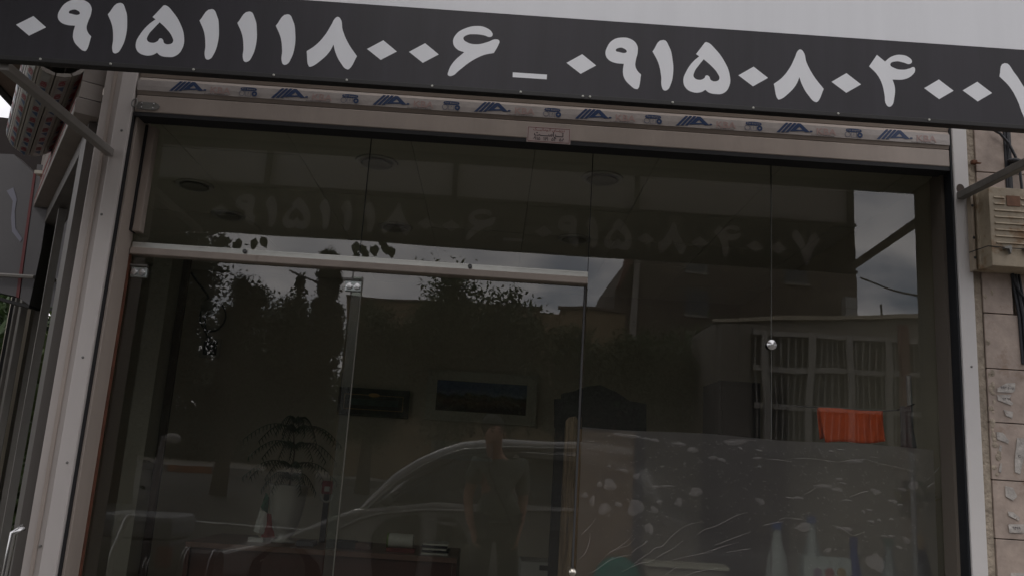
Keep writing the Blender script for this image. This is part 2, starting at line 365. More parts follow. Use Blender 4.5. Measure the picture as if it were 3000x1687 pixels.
def lg(pts): return [(zoomP(a, b)[0] - Ax, zoomP(a, b)[1] - 2.9185 - (Az - 2.9185)) for a, b in pts]
st = [[(600, 322), (815, 140), (868, 143), (660, 322)], [(690, 321), (890, 143), (945, 145), (748, 322)], [(775, 322), (968, 145), (1025, 150), (830, 324)]]
Aout = [(860, 305), (1040, 153), (1100, 160), (1248, 322), (1165, 322), (1128, 302)]; Ahole = [(1066, 218), (990, 274), (1112, 278)]
tm = [(1258, 292), (1306, 294), (1300, 320), (1246, 320)]
P0 = P(850 * 0 + 495, 262, -.009).x
for k in range(-1, 8):
    x = Ax + .4335 * k; z = 2.9205
    def ok(a): return XA + .002 < a < XB - .002
    if ok(x) and ok(x + .15):
        for q in st:
            curve_mesh('logo_stripe', [[(x + a, z + b + .001, 1) for a, b in lg(q)]], BLUE, yF, fs, .0003)
        curve_mesh('logo_letter', [[(x + a, z + b + .001, 1) for a, b in lg(Aout)], [(x + a, z + b + .001, 1) for a, b in lg(Ahole)]], BLUE, yF, fs, .0003)
        curve_mesh('logo_mark', [[(x + a, z + b + .001, 1) for a, b in lg(tm)]], BLUE, yF, fs, .0003)
    elif k == 7:
        for q in st[:3]:
            pts = [(min(x + a, XB - .003), z + b + .001, 1) for a, b in lg(q)]
            if min(p[0] for p in pts) < XB - .01: curve_mesh('logo_stripe', [pts], BLUE, yF, fs, .0003)
    if ok(x + .16) and ok(x + .27):
        text('faded_lettering', 'KBA', REDF, front(x + .215, yF, z + .006), .040, fs, .0002, .0006, xs=1.15)
        text('small_print', 'ALUMINIUM INDUSTRIES', PBLK, front(x + .20, yF, z - .0015), .0062, fs, .0002, xs=1.5)
    px = x + .335
    if ok(px - .045) and ok(px + .045):
        curve_mesh('pill_mark', [[(px-.034, z+.032, 0), (px-.030, z+.0285, 0), (px+.030, z+.0285, 0), (px+.034, z+.032, 0), (px+.034, z+.036, 0), (px+.030, z+.0395, 0), (px-.030, z+.0395, 0), (px-.034, z+.036, 0)]], BLUE, yF, fs, .0002)
        text('pill_lettering', 'For Export', FILM, front(px, yF - .0005, z + .0312), .0095, fs, .0002, xs=1.3)
        for j in (-1, 0, 1):
            cxx, czz = px + j * .0265, z + .0145
            ring = lambda r, n=10: [(cxx + r * math.cos(6.283 * i / n), czz + r * math.sin(6.283 * i / n), 0) for i in range(n)]
            sq = lambda r: [(cxx - r, czz - r, 1), (cxx + r, czz - r, 1), (cxx + r, czz + r, 1), (cxx - r, czz + r, 1)]
            if j == -1: curve_mesh('round_mark', [ring(.012), ring(.0105)], BLUE, yF, fs, .0002)
            if j == 0: curve_mesh('square_mark', [sq(.012), sq(.011)], BLUE, yF, fs, .0002); text('square_sign', '?', BLUE, front(cxx, yF, czz - .005), .016, fs, .0002)
            if j == 1: curve_mesh('disc_mark', [ring(.0118), ring(.004, 6)], BLUE, yF, fs, .0002)
# latch
la = thing('shutter_latch', 'rusty hasp plate with loop screwed to the left end of the shutter bar', 'latch', (-1.6, -.01, 2.87))
a = zoomP(40, 640); b = zoomP(40, 430)
zl0, zl1 = 2.833, 2.868; xl = -1.598
MB().prism([(xl, zl0), (xl + .078, zl0), (xl + .092, zl0 + .008), (xl + .097, (zl0 + zl1) / 2), (xl + .092, zl1 - .008), (xl + .078, zl1), (xl, zl1)], -.004, -.0008).done('plate', STEELD, la, .001)
for i, (ex, ez) in enumerate(((.020, .008), (.070, .008), (.020, .027), (.070, .027))):
    MB().lathe([(.005, 0), (.004, -.002), (.0001, -.003)], (xl + ex, -.004, zl0 + ez), 10, 'y').done('rivet', STEEL, la)
MB().tube([(xl - .004 + .011*math.cos(u), -.018 + .004*math.sin(u), (zl0+zl1)/2 + .004 + .020*math.sin(u)) for u in [6.283*i/14 for i in range(15)]], .0035, 6).done('loop', STEELD, la)
# installer's sticker
stc = thing('installer_sticker', 'small printed installer sticker with red border on the shutter bar', 'sticker', (.09, -.001, 2.85))
c0, c1 = P(1558, 357, -.001), P(1703, 412, -.001)
sx0, sx1, sz0, sz1 = .063, .250, 2.806, 2.878
box('paper', mat('sticker_paper', (.46, .38, .36), .5, 0, .06, 30), sx0, sx1, -.0016, -.0004, sz0, sz1, stc)
for a in ((sx0+.004, sx1-.004, sz1-.006, sz1-.004), (sx0+.004, sx1-.004, sz0+.004, sz0+.006), (sx0+.004, sx0+.006, sz0+.006, sz1-.006), (sx1-.006, sx1-.004, sz0+.006, sz1-.006)):
    box('border', mat('sticker_red', (.16, .03, .03), .5), a[0], a[1], -.0022, -.0017, a[2], a[3], stc)
xm = (sx0 + sx1) / 2
K = '\u0640'
l1 = '\uFB8F' + K*3 + '\uFBFF\uFE97\uFE8E\uFEE3\uFEEE' + K + '\uFE97\uFE8D \uFBFC\uFE8E' + K*2 + '\uFEEC\uFE91\uFEAD\uFEA9'
l2 = '\uFE96' + K*4 + '\uFEB3\uFE8D\uFEAE' + K*3 + '\uFE97'
dg = lambda s: ''.join(chr(0x6F0 + int(c)) if c.isdigit() else c for c in s)
text('lettering_line', l1, mat('sticker_red_ink', (.20, .03, .03), .5), front(xm, -.0018, sz0 + .054), .017, stc, .0002, .0001)
text('lettering_line', l2, PBLK, front(xm, -.0018, sz0 + .031), .027, stc, .0002, .0008)
text('number_line', dg('0915  119  54  58'), PBLK, front(xm, -.0018, sz0 + .011), .021, stc, .0002, .0005)

# ------------------------------------------------------------------ glazing
X1, X2, X3 = -.623, .366, 1.165
win = thing('shop_window', 'frameless glass shop window of tall panes reflecting the street', 'window', (0, G, 0))
for x0, x1, z0, z1 in ((-1.60, X1 - .0015, 2.28, 3.02), (X1 + .0015, X2 - .0015, 2.28, 3.02), (X2 + .0015, X3 - .0015, .13, 3.02), (X3 + .0015, 1.884, .13, 3.02), (-1.586, -.645, .13, 2.234)):
    box('glass_pane', GLASS, x0, x1, G, G + .010, z0, z1, win)
door = thing('glass_door', 'frameless glass door with steel patch fitting under the transom bar', 'door', (-.6, G, 0))
box('door_leaf', GLASS, -.640, .352, G, G + .010, .14, 2.228, door)
MB().box(.3535, .362, G - .004, G + .012, .14, 2.228).done('edge_seal', mat('edge_seal', (.05, .05, .05), .6), door)
MB().box(-.640, -.598, G - .010, G - .0012, .14, 2.205).done('seal_strip', glassmat('pvc_seal', (.86, .89, .86), .7, .3, .035), door)
MB().box(-.600, -.5975, G - .014, G - .001, .14, 2.205).done('seal_lip', mat('pvc_white', (.16, .155, .13), .5), door)
JB = mat('joint_black', (.02, .02, .02), .6)
for x, z0 in ((X1, 2.29), (X2, 2.29)): box('glass_joint', JB, x - .0014, x + .0014, G - .0005, G + .0105, z0, 3.02, win)
box('glass_joint', mat('joint_grey', (.10, .10, .09), .5), X3 - .0014, X3 + .0014, G - .0005, G + .0105, .13, 3.02, win)
tb = thing('transom_bar', 'horizontal aluminium transom bar with steel glass channel above the door', 'bar', (-.6, .15, 2.25))
MB().box(-1.590, .3645, .130, .180, 2.236, 2.266).done('bar', ALU, tb, .003)
MB().box(-1.588, .3645, .140, .158, 2.2665, 2.290).done('channel', CHAN, tb, .001)
MB().box(-1.588, .3645, .1385, .1395, 2.283, 2.2845).done('channel_lip', CHAN, tb)
for q in ((615, 642), (1182, 675)):
    c = S(q[0], q[1], .138)
    MB().lathe([(.0095, 0), (.0095, -.006), (.006, -.009), (.0001, -.009)], (c.x, .1385, 2.279), 14, 'y').done('bolt', mat('dark_steel', (.12, .12, .12), .35, .8), tb)
def patch(x, z, lab):
    t = thing('patch_fitting', lab, 'fitting', (x, G, z), 'steel patch fittings under the transom bar')
    MB().box(x - .035, x + .035, G - .012, G - .0015, z - .022, z + .022).done('plate', mat('patch_plate', (.42, .46, .45), .3, .7, .1, 20), t, .004)
    for s in (-1, 1):
        MB().lathe([(.0145, 0), (.0145, -.004), (.011, -.0055), (.0001, -.006)], (x + s * .0165, G - .0125, z), 18, 'y').done('screw_cap', STEEL, t)
    MB().box(x - .05, x + .03, G - .010, G + .016, z + .026, z + .036).done('top_clamp', STEELD, t, .002)
c = S(350, 685, G - .01); patch(-1.549, c.z, 'double capped patch fitting at the upper left corner under the bar')
c = S(889, 720, G - .01); patch(c.x, c.z, 'double capped patch fitting above the clear seal strip of the door')
kn = thing('glass_knob', 'conical brushed steel knob on the thin glass joint', 'knob', (1.163, G, 2.028))
kc = S(1943, 866, .14)
MB().lathe([(.0105, 0), (.0105, -.012), (.0205, -.014), (.021, -.017), (.0001, -.030)], (kc.x, G - .001, kc.z), 40, 'y').done('cone', mat('turned_steel', (.75, .75, .76), .22, 1), kn)
MB().lathe([(.014, 0), (.014, .02), (.0001, .02)], (kc.x, G + .011, kc.z), 16, 'y').done('back_nut', BLK, kn)

# ------------------------------------------------------------------ the banner sign
YS = -.855
sg = thing('phone_number_sign', 'long banner sign with white Persian phone numbers on a dark band', 'sign', (0, YS, 2.64))
def G_(crop, pts):                              # trace: crop origin, (x, y, corner)
    out = []
    for x, y, c in pts:
        v = P(crop + x / 2.5787, y / 2.5787, YS); out.append((v.x, v.z, c))
    return out
def dup_at(loops, crop0, a0, crop1, a1):
    u = P(crop0 + a0[0] / 2.5787, a0[1] / 2.5787, YS); v = P(crop1 + a1[0] / 2.5787, a1[1] / 2.5787, YS); d = v - u
    return [[(x + d.x, z + d.z, c) for x, z, c in lp_] for lp_ in loops]
zero = [G_(0, [(122,190,1),(253,125,1),(349,210,1),(220,273,1)])]
one = [G_(0, [(910,25,0),(950,80,0),(961,170,0),(950,280,0),(915,370,0),(888,402,0),(862,405,0),(849,380,0),(855,300,0),(848,200,0),(815,112,1)])]
nine = [G_(0, [(580,0,0),(650,12,0),(690,55,0),(688,110,0),(665,170,0),(655,215,0),(667,252,0),(690,279,1),(652,385,0),(640,389,0),(590,355,0),(556,305,0),(553,255,0),(568,198,1),(500,190,0),(455,167,0),(437,130,0),(455,75,0),(510,18,0)]),
        G_(0, [(520,97,0),(550,77,0),(585,82,0),(604,105,0),(597,113,0),(545,109,0)])]
five = [G_(0, [(1235,45,1),(1250,43,0),(1310,98,0),(1368,195,0),(1391,285,0),(1378,370,0),(1325,427,0),(1260,434,0),(1210,422,0),(1187,402,1),(1150,420,0),(1085,419,0),(1037,387,0),(1027,330,0),(1060,262,0),(1120,192,0),(1175,150,1),(1153,133,1)]),
        G_(0, [(1207,172,1),(1255,218,0),(1300,280,0),(1307,320,0),(1283,337,0),(1242,330,0),(1229,300,0),(1210,293,0),(1190,315,0),(1150,327,0),(1112,307,0),(1120,270,0),(1165,215,0)])]
eight = [G_(750, [(600,140,0),(618,131,0),(638,145,0),(655,230,0),(700,335,0),(763,428,1),(705,524,0),(690,528,0),(640,478,0),(600,398,0),(586,340,1),(555,395,0),(490,460,0),(415,507,0),(401,506,0),(383,390,1),(450,345,0),(520,270,0),(570,190,0)])]
six = [G_(750, [(1680,200,0),(1740,214,0),(1784,250,0),(1786,272,0),(1768,283,0),(1725,271,0),(1650,262,0),(1590,270,0),(1567,293,0),(1595,323,0),(1670,338,0),(1750,321,0),(1815,300,0),(1838,312,0),(1832,340,0),(1797,404,1),(1720,420,0),(1620,470,0),(1535,535,0),(1478,577,0),(1451,572,0),(1453,545,0),(1490,475,0),(1573,398,1),(1518,375,0),(1489,325,0),(1510,265,0),(1580,218,0)])]
dash = [G_(1500, [(6,550,1),(264,567,1),(262,603,1),(5,586,1)])]
four = [G_(2250, [(822,418,1),(883,468,1),(935,430,0),(1005,418,0),(1062,436,0),(1087,468,0),(1070,487,0),(1020,475,0),(965,467,0),(923,491,0),(955,518,0),(1020,530,0),(1070,520,0),(1102,511,0),(1111,528,0),(1092,568,0),(1030,602,0),(940,605,1),(958,665,0),(953,745,0),(937,798,0),(915,810,0),(893,793,0),(880,720,0),(858,630,0),(820,562,0),(763,505,1)])]
seven = [G_(2250, [(1787,480,0),(1860,552,0),(1935,665,1),(1985,560,0),(2060,500,1),(2105,600,1),(2050,690,0),(2000,820,0),(1972,905,0),(1950,912,0),(1925,870,0),(1885,765,0),(1825,660,0),(1747,580,1)])]
digits = [zero, nine, one, five, eight, six, dash, four, seven,
    dup_at(one, 0, (910,25), 0, (1600,72)), dup_at(one, 0, (910,25), 0, (1885,90)), dup_at(one, 0, (910,25), 750, (240,111)), dup_at(one, 0, (910,25), 1500, (1142,305)),
    dup_at(nine, 0, (690,279), 1500, (975,567)), dup_at(five, 0, (1245,43), 1500, (1467,322)), dup_at(eight, 750, (618,131), 2250, (243,377))]
for crop, a in ((750, (962,308)), (750, (1278,330)), (1500, (530,413)), (1500, (1825,507)), (2250, (592,556)), (2250, (1290,604)), (2250, (1580,621))):
    digits.append(dup_at(zero, 0, (253,125), crop, a))
zs0, zs1 = 2.642, P(1500, 43.6, YS).z
SX0, SX1 = -2.7, 1.962
holes = []
for dgt in digits: holes += dgt[:1]
islands = [l for dgt in digits for l in dgt[1:]]
curve_mesh('dark_band', [[(SX0, zs0, 1), (SX1, zs0, 1), (SX1, zs1, 1), (SX0, zs1, 1)]] + holes, DARKP, YS, sg, .0006)
for l in islands: curve_mesh('digit_eye', [l], DARKP, YS, sg, .0006)
for dgt in digits: curve_mesh('digit' if dgt is not dash else 'dash', dgt, WHITEP, YS, sg, .0006)
box('white_panel', WHITEP, SX0, SX1, YS - .0006, YS + .0006, zs1 + .0004, 3.86, sg)
box('bottom_angle', FRAME, SX0, SX1, YS - .004, YS + .030, zs0 - .016, zs0, sg, .002)
box('top_angle', FRAME, SX0, SX1, YS + .002, YS + .030, 3.83, 3.86, sg)
for x in (SX0 + .02, -1.35, -.30, .72, SX1 - .03): box('frame_post', FRAME, x - .014, x + .014, YS + .003, YS + .030, zs1 + .002, 3.83, sg)
box('frame_rail', FRAME, SX0, SX1, YS + .0035, YS + .029, zs1 - .012, zs1 + .0015, sg)
for x in (SX0 + .02, SX1 - .03): box('frame_post', FRAME, x - .012, x + .012, YS + .003, YS + .028, zs0, zs1 - .0125, sg)
for o_, px, py in ((0,305,452),(0,835,490),(0,1462,533),(750,133,580),(750,685,618),(750,1330,660),(1500,65,708),(1500,535,743),(1500,588,746),(1500,1213,790),(1500,1822,838),(2250,530,880),(2250,1218,920)):
    v = P(o_ + px / 2.5787, py / 2.5787, YS - .004)
    MB().lathe([(.0042, 0), (.0035, -.0025), (.0001, -.003)], (v.x, YS - .004, zs0 - .006), 8, 'y').done('rivet', mat('rivet_pale', (.42, .42, .38), .5), sg)
for x, zw, zs_ in ((-1.672, 2.628, 2.620), (1.915, 2.690, 2.650)):
    b = MB(); b.prism([(YS + .031, zs_ - .015), (YS + .031, zs_ + .015), (-.013, zw + .016), (-.013, zw - .016)], x - .016, x + .016, 'x')
    b.done('brace', ALUG if x < 0 else mat('brace_grey', (.20, .19, .175), .5, 0, .3, 10), sg, .003)
text('sign_lettering', 'Real Estate', mat('sign_ink', (.05, .05, .06), .5, transl=.3), front(-1.19, YS - .0009, 2.925), .17, sg, .0003, .004, xs=1.1, shear=.15)
for x in (0.0, .123):
    curve_mesh('diamond_dot', [[(x - .06, 3.075, 1), (x, 3.13, 1), (x + .06, 3.075, 1), (x, 3.02, 1)]], MATS['sign_ink'], YS - .0012, sg, .0003)

# ------------------------------------------------------------------ stone wall on the right
sw = thing('stone_wall', 'stained beige travertine tile wall right of the white post', 'wall', (2.4, 0, 0))
box('backing', mat('wall_backing', (.30, .25, .2), .95, 0, .3, 15, .6, 60), 1.9555, 5, .03, .06, 0, 3.2, sw)
MB().box(1.956, 1.992, .004, .0295, 0, 3.2).done('mortar_joint', MORTAR, sw)
zt = [0.0, .16, .39, .61, .84, 1.066, 1.292, 1.518, 1.745, 1.963, 2.193, 2.40, 2.60, 2.806, 3.03, 3.199]
for c in range(5):
    xa = 1.994 + c * .43
    if c == 0: xa, xb = 1.994, 2.13
    for i in range(len(zt) - 1):
        if c == 0: X_a, X_b = (1.994, 2.42) if i < 10 else (1.994, 2.118)
        else: X_a, X_b = (2.425 + (c-1)*.43, 2.425 + c*.43 - .005) if i < 10 else ((2.145 + (c-1)*.43), 2.145 + c*.43 - .005)
        j = rnd.uniform(-.0015, .0015)
        MB().box(X_a + rnd.uniform(0, .002), X_b, -.004 + j, .0295, zt[i] + .0035, zt[i+1]).done('stone_tile', STONE, sw, .002)
r = random.Random(17)
for i in range(26):
    z = r.choice((r.uniform(1.35, 2.32), r.uniform(1.6, 1.95))); x = 2.002 + abs(r.gauss(0, .012)); q = r.uniform(.004, .013)
    MB().ball((x, -.0045, z), q, 8, 6, (1, .22, r.uniform(.8, 2.2))).done('plaster_crumb', MORTAR, sw)
# stickers on tiles
PAP = mat('torn_paper', (.46, .43, .40), .8, 0, .35, 40, .4, 50, stain=(60, .56, (.28, .22, .18)))
def torn(pts, lab, txt=None):
    q = [P(2800 + a / 2.385, 1080 + b / 2.387, -.007) for a, b in pts]
    t = tag(MB().prism([(v.x, v.z) for v in q], -.0074, -.0058).done('paper_scrap', PAP), lab, 'sticker', 'torn stickers on the stone tiles')
    if txt:
        cx = sum(v.x for v in q)/len(q); cz = sum(v.z for v in q)/len(q)
        text('ink', txt, PBLK, front(cx, -.0078, cz - .004), .016, t, .0002)
torn([(292,135),(355,100),(416,98),(415,150),(395,166),(290,160)], 'torn advert scrap, topmost on the tile', dg('993 5008'))
torn([(290,180),(390,180),(370,210),(402,240),(390,254),(295,218)], 'torn wedge shaped scrap, second from the top', dg('94 99'))
torn([(335,285),(400,300),(395,345),(350,325)], 'small torn scrap, third from the top')
torn([(285,440),(330,445),(372,500),(368,522),(290,490)], 'torn scrap near the left edge of the second tile')
torn([(310,530),(325,540),(318,575),(300,572)], 'tiny dark edged paper flake on the second tile')
torn([(312,655),(325,660),(318,725),(300,715)], 'narrow vertical flake low on the second tile')
torn([(430,480),(477,485),(477,610),(450,735),(415,720),(412,640)], 'peeling paper strip with dark letters by the frame edge', 'C')
torn([(345,815),(400,830),(430,890),(400,920),(350,890)], 'crumpled paper flake high on the third tile')
torn([(365,995),(400,1000),(450,1040),(440,1060),(370,1025)], 'bluish torn scrap above the dotted label')
torn([(368,1085),(477,1085),(477,1148),(375,1143)], 'white label with handwritten digits on the third tile', dg('9499'))
torn([(385,1425),(477,1425),(477,1449),(383,1449)], 'clean white label at the foot of the frame')
# metal box
mb_ = thing('utility_box', 'weathered beige louvred metal box high on the stone wall', 'utility box', (2.05, -.06, 2.5))
BX = mat('box_beige', (.40, .335, .245), .6, 0, .3, 9, .25, 25, stain=(11, .54, (.22, .13, .06)))
bx0, bx1, bz0, bz1, yb = 1.952, 2.30, 2.365, 2.700, -.12
MB().prism([(bx0 + .0, -.0045), (bx0 + .012, -.05), (bx0+.018, -.05), (bx0 + .022, yb), (bx1 - .02, yb), (bx1, -.0045)], bz0, bz1, 'z').done('case', BX, mb_, .006)
MB().box(bx0 - .012, bx0 - .0005, -.045, -.0125, bz0 - .004, bz1 + .0).done('side_flange', mat('box_side', (.36, .30, .23), .6, 0, .2, 6), mb_, .002)
for i in range(8):
    z = bz1 - .045 - i * .0275
    segs = ((bx0 + .042, bx0 + .085), (bx0 + .155, bx0 + .195)) if i < 2 else ((bx0 + .042, bx0 + .200),)
    for a, b in segs:
        MB().prism([(yb, z - .004), (yb - .006, z - .002), (yb - .001, z + .005), (yb, z + .005)], a, b, 'x').done('louvre', BX, mb_)
box('label_plate', mat('rusty_plate', (.20, .10, .06), .8, 0, .3, 40), bx0 + .095, bx0 + .150, yb - .003, yb - .0005, bz1 - .078, bz1 - .034, mb_)
for dz in (.06, .2, .285):
    MB().lathe([(.006, 0), (.005, -.002), (.0001, -.002)], (bx0 - .006, -.046, bz1 - dz), 8, 'y').done('screw', BLK, mb_)
MB().tube([(bx0 - .02, -.03, bz0 + .075), (bx0 + .01, -.118, bz0 + .082), (bx0 + .10, yb - .012, bz0 + .074), (bx0 + .3, yb - .012, bz0 + .078)], .0022, 5).done('tie_wire', BLK, mb_)
for x in (bx0 + .085, bx0 + .165):
    MB().prism([(x - .02, bz0 + .076), (x + .006, bz0 + .085), (x + .010, bz0 + .073), (x + .004, bz0 + .048), (x - .002, bz0 + .070), (x - .02, bz0 + .070)], yb - .02, yb - .003).done('wire_clip', STEELD, mb_)
MB().lathe([(.008, 0), (.008, .012), (.0001, .014)], (bx0 + .165, -.06, bz1 - .001), 10).done('top_bolt', BLK, mb_)
# cables on the wall
cb = thing('cable_run', 'bundle of black cables down the stone wall behind the metal box', 'cable', (2.13, 0, 2))
CABM = mat('cable_black', (.02, .022, .028), .5)
for k, (x, r, y) in enumerate(((2.121, .006, -.006), (2.133, .008, -.008), (2.146, .005, -.006))):
    MB().tube([(x + .004*math.sin(i*1.1 + k) + (.022 if i > 4 else 0), y, 3.19 - i*.2) for i in range(7)], r, 7).done('cable', CABM, cb)
pts = [P(q[0], q[1], -.03) for q in ((2905, 378), (2930, 392), (2955, 420), (2975, 460), (2988, 500), (2995, 560))]
MB().tube([tuple(v) for v in pts], .006, 7).done('loose_cable', CABM, cb)
pts = [P(q[0], q[1], -.02) for q in ((2962, 785), (2975, 830), (2992, 862), (3010, 880))]
MB().tube([tuple(v) for v in pts], .005, 7).done('loose_cable', CABM, cb)
hk = P(2856, 475, -.02)
rh = thing('rusty_hook', 'rusty iron peg stuck in a tile joint above the diagonal brace', 'hook', tuple(hk))
RUST = mat('rust', (.13, .055, .03), .9, 0, .4, 40, .6, 80)
MB().box(hk.x - .012, hk.x + .012, -.022, -.003, hk.z - .008, hk.z + .010).done('peg', RUST, rh, .004)
MB().tube([(hk.x + .006, -.02, hk.z - .004), (hk.x + .02, -.024, hk.z - .006), (hk.x + .028, -.022, hk.z - .003)], [.005, .004, .001], 6).done('tip', RUST, rh)
cl = P(2972, 472, -.03)
tag(MB().ball((cl.x, -.03, cl.z), .03, 12, 8, (1.1, .6, .38)).done('cable_knot', CABM), 'dark taped cable knot above the brace at the right edge', 'cable knot')

# ------------------------------------------------------------------ receding side of the corner shop, on the left
def PV(px, py, n=0.0):                          # photo pixel -> point on the side facade plane
    d = ray(px, py); q = O2 + N2 * n - CPOS; t = q.dot(N2) / Vector((d.x, d.y, 0)).dot(N2); return CPOS + d * t
def SB(t0, t1, n0, n1, z0, z1): return side(t0, t1, n0, n1, z0, z1, MB())
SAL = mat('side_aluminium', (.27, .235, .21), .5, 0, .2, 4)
sf = thing('side_shutter', 'second roller shutter header running back along the left side of the corner shop', 'shutter', tuple(O2 + Vector((0, 0, 2.8))))
SB(.02, 3.14, .0, .10, 2.80, 2.87).done('bottom_bar', SAL, sf, .003)
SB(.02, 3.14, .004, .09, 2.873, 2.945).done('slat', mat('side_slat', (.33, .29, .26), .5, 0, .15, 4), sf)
SB(.02, 3.14, .0, .09, 2.948, 3.02).done('slat', SAL, sf)
SB(.02, 3.14, .004, .09, 3.023, 3.095).done('slat', MATS['side_slat'], sf)
SB(.02, 3.14, .0, .09, 3.098, 3.19).done('slat', SAL, sf)
SB(.03, 3.12, .1002, .1018, 2.842, 2.852).done('red_line', mat('film_red_line', (.26, .03, .03), .5), sf)
SB(.03, 3.12, .0902, .0918, 2.965, 2.985).done('red_line', MATS['film_red_line'], sf)
def side_text(s, m, t, n, z, size, par, name='film_lettering'):
    p = O2 + D2 * t + N2 * n
    mw = Matrix.Translation((p.x, p.y, z)) @ Matrix((( -D2.x, 0, N2.x, 0), (-D2.y, 0, N2.y, 0), (0, 1, 0, 0), (0, 0, 0, 1)))
    return text(name, s, m, mw, size, par, .0003, .0015, xs=1.2)
for i in range(9):
    side_text('AKBA', BLUE if i % 2 else mat('film_red_print', (.26, .04, .05), .5), .2 + .34 * i, .093, 2.895, .035, sf)
# rolled film covered shutter barrel hung in front of the header
rb = thing('shutter_barrel', 'fat barrel of rolled shutter slats in printed film under the sign at left', 'shutter', (-2.3, .5, 3.1))
bc = PZ(97, 392, 3.06); RAD = .125
NS = 12
def bpt(t, ang, r): # point on the barrel: t metres from its far end back towards the viewer
    return bc - D2 * t + N2 * (r * math.cos(ang)) + Vector((0, 0, r * math.sin(ang)))
LB = 1.25
SLB = mat('barrel_slat', (.30, .275, .245), .45, 0, .12, 5); RLET = MATS['film_red_print']; BLET = mat('film_blue_print', (.03, .07, .16), .45); FILMS = mat('barrel_film', (.30, .30, .29), .3, 0, .25, 20)
for k in range(NS):
    a0, a1 = 2*math.pi*k/NS + .02, 2*math.pi*(k+1)/NS - .02
    b = MB(); q = []
    for t in (0, LB):
        for a, r in ((a0, RAD), ((a0+a1)/2, RAD * 1.012), (a1, RAD), (a1, RAD - .012), (a0, RAD - .012)): q.append(tuple(bpt(t, a, r)))
    b.add(q, [(0,1,6,5),(1,2,7,6),(2,3,8,7),(3,4,9,8),(4,0,5,9),(0,4,3,2,1),(5,6,7,8,9)]).done('slat', SLB, rb)
    am = (a0+a1)/2; c = bpt(0, am, RAD * math.cos(.24) + .004)
    if math.sin(am) > .75: continue
    nrm = (N2 * math.cos(am) + Vector((0,0,math.sin(am)))); tan = (-N2 * math.sin(am) + Vector((0,0,math.cos(am))))
    fm = MB(); w2 = .017
    fm.add([tuple(bpt(t, am, RAD*1.013) + tan*s) for t in (.005, LB-.005) for s in (-w2, w2)], [(0,1,3,2)]).done('film', FILMS, rb)
    for j in range(7):
        pc = bpt(.07 + j * .17 + .03 * (k % 3), am, RAD * 1.013 + .0012)
        mw = Matrix.Translation(pc) @ Matrix(((-D2.x, tan.x, nrm.x, 0), (-D2.y, tan.y, nrm.y, 0), (-D2.z, tan.z, nrm.z, 0), (0,0,0,1)))
        text('film_lettering', 'KBA', RLET, mw @ Matrix.Translation((.022, -.012, 0)), .034, rb, .0002, .0014)
        tri = MB(); tri.M = mw @ Matrix.Translation((-.05, 0, 0))
        tri.add([(-.035, -.013, 0), (.012, .014, 0), (.030, -.013, 0)], [(0, 1, 2)]).done('film_triangle', BLET, rb)
b = MB(); b.add([tuple(bpt(-.0, 2*math.pi*k/24, RAD - .013)) for k in range(24)], [tuple(range(24))]).done('end_disc', mat('barrel_dark', (.03, .022, .02), .8), rb)
# side facade uprights
su = thing('side_window_frame', 'grey aluminium uprights of the side window seen at a sharp angle', 'window', tuple(O2))
for t0, t1, n0, n1, m in ((2.86, 3.14, .0, .05, ALUG), (2.45, 2.70, .0, .04, ALUG), (2.74, 2.80, .0, .06, mat('alu_side_dark', (.14, .13, .12), .5))):
    SB(t0, t1, n0, n1, 0, 2.795).done('upright', m, su, .003)
SB(3.1405, 3.17, -.02, .07, 0, 3.19).done('edge_seal', BLK, su)
SB(.30, 2.44, -.03, -.02, .4, 2.70).done('window_pane', GLASS2, su)
SB(.30, 2.44, -.05, .03, 2.705, 2.79).done('head_rail', mat('side_rail_dark', (.10, .09, .08), .6, 0, .3, 9), su)
SB(.30, 2.44, -.05, .03, .3, .395).done('sill_rail', ALUG, su)
SB(.08, .295, -.05, .03, 0, 2.795).done('upright', mat('alu_side_dark', (.14, .13, .12), .5), su)
SB(1.34, 1.38, -.045, -.0, .4, 2.70).done('mullion', ALUG, su)
h0 = PV(68, 1560, .05); h1 = PV(42, 1687, .05)
MB().tube([tuple(h0 + Vector((0, 0, .02))), tuple(h0 + N2*.03), tuple(h1 + N2*.03), tuple(h1 + N2*.03 - Vector((0,0,.2)))], .012, 8).done('pull_handle', STEEL, su, smooth=True)

# things beyond the corner, far left
ns_ = thing('neighbour_sign', 'white lightbox sign with a dark red stripe beyond the corner at far left', 'sign', (-3.2, 1.6, 2.5))
YN = 1.55
def PN(px, py, y=YN): v = P(px, py, y); return (v.x, v.z)
NW = mat('neighbour_panel', (.11, .105, .11), .5, 0, .12, 2, 0, 20, stain=(3, .66, (.15, .15, .19)))
MB().prism([PN(-260, 440), PN(40, 453), PN(98, 507), PN(46, 868), PN(-300, 790)], YN, YN + .10).done('panel', NW, ns_)
MB().prism([PN(99, 507), PN(107, 500), PN(56, 873), PN(47, 869)], YN - .004, YN + .096).done('red_stripe', mat('sign_red', (.14, .02, .02), .5), ns_)
MB().prism([PN(109, 482), PN(128, 484), PN(155, 505), PN(120, 735), PN(86, 893), PN(58, 874)], YN, YN + .10).done('panel', NW, ns_)
MB().prism([PN(-300, 790), PN(86, 893), PN(85, 902), PN(-300, 800)], YN - .002, YN + .10).done('bottom_edge', FRAME, ns_)
v0, v1 = P(-30, 804, YN - .03), P(100, 812, YN - .03)
MB().tube([tuple(v0), tuple(v1)], .012, 6).done('strut', ALUG, ns_)
pts = [PN(20, 560), PN(38, 590), PN(33, 640), PN(36, 680), PN(60, 710), PN(66, 700), PN(46, 670), PN(44, 620), PN(50, 585), PN(40, 550)]
MB().prism(pts, YN - .003, YN - .001).done('swirl_print', mat('swirl_grey', (.20, .20, .25), .5), ns_)
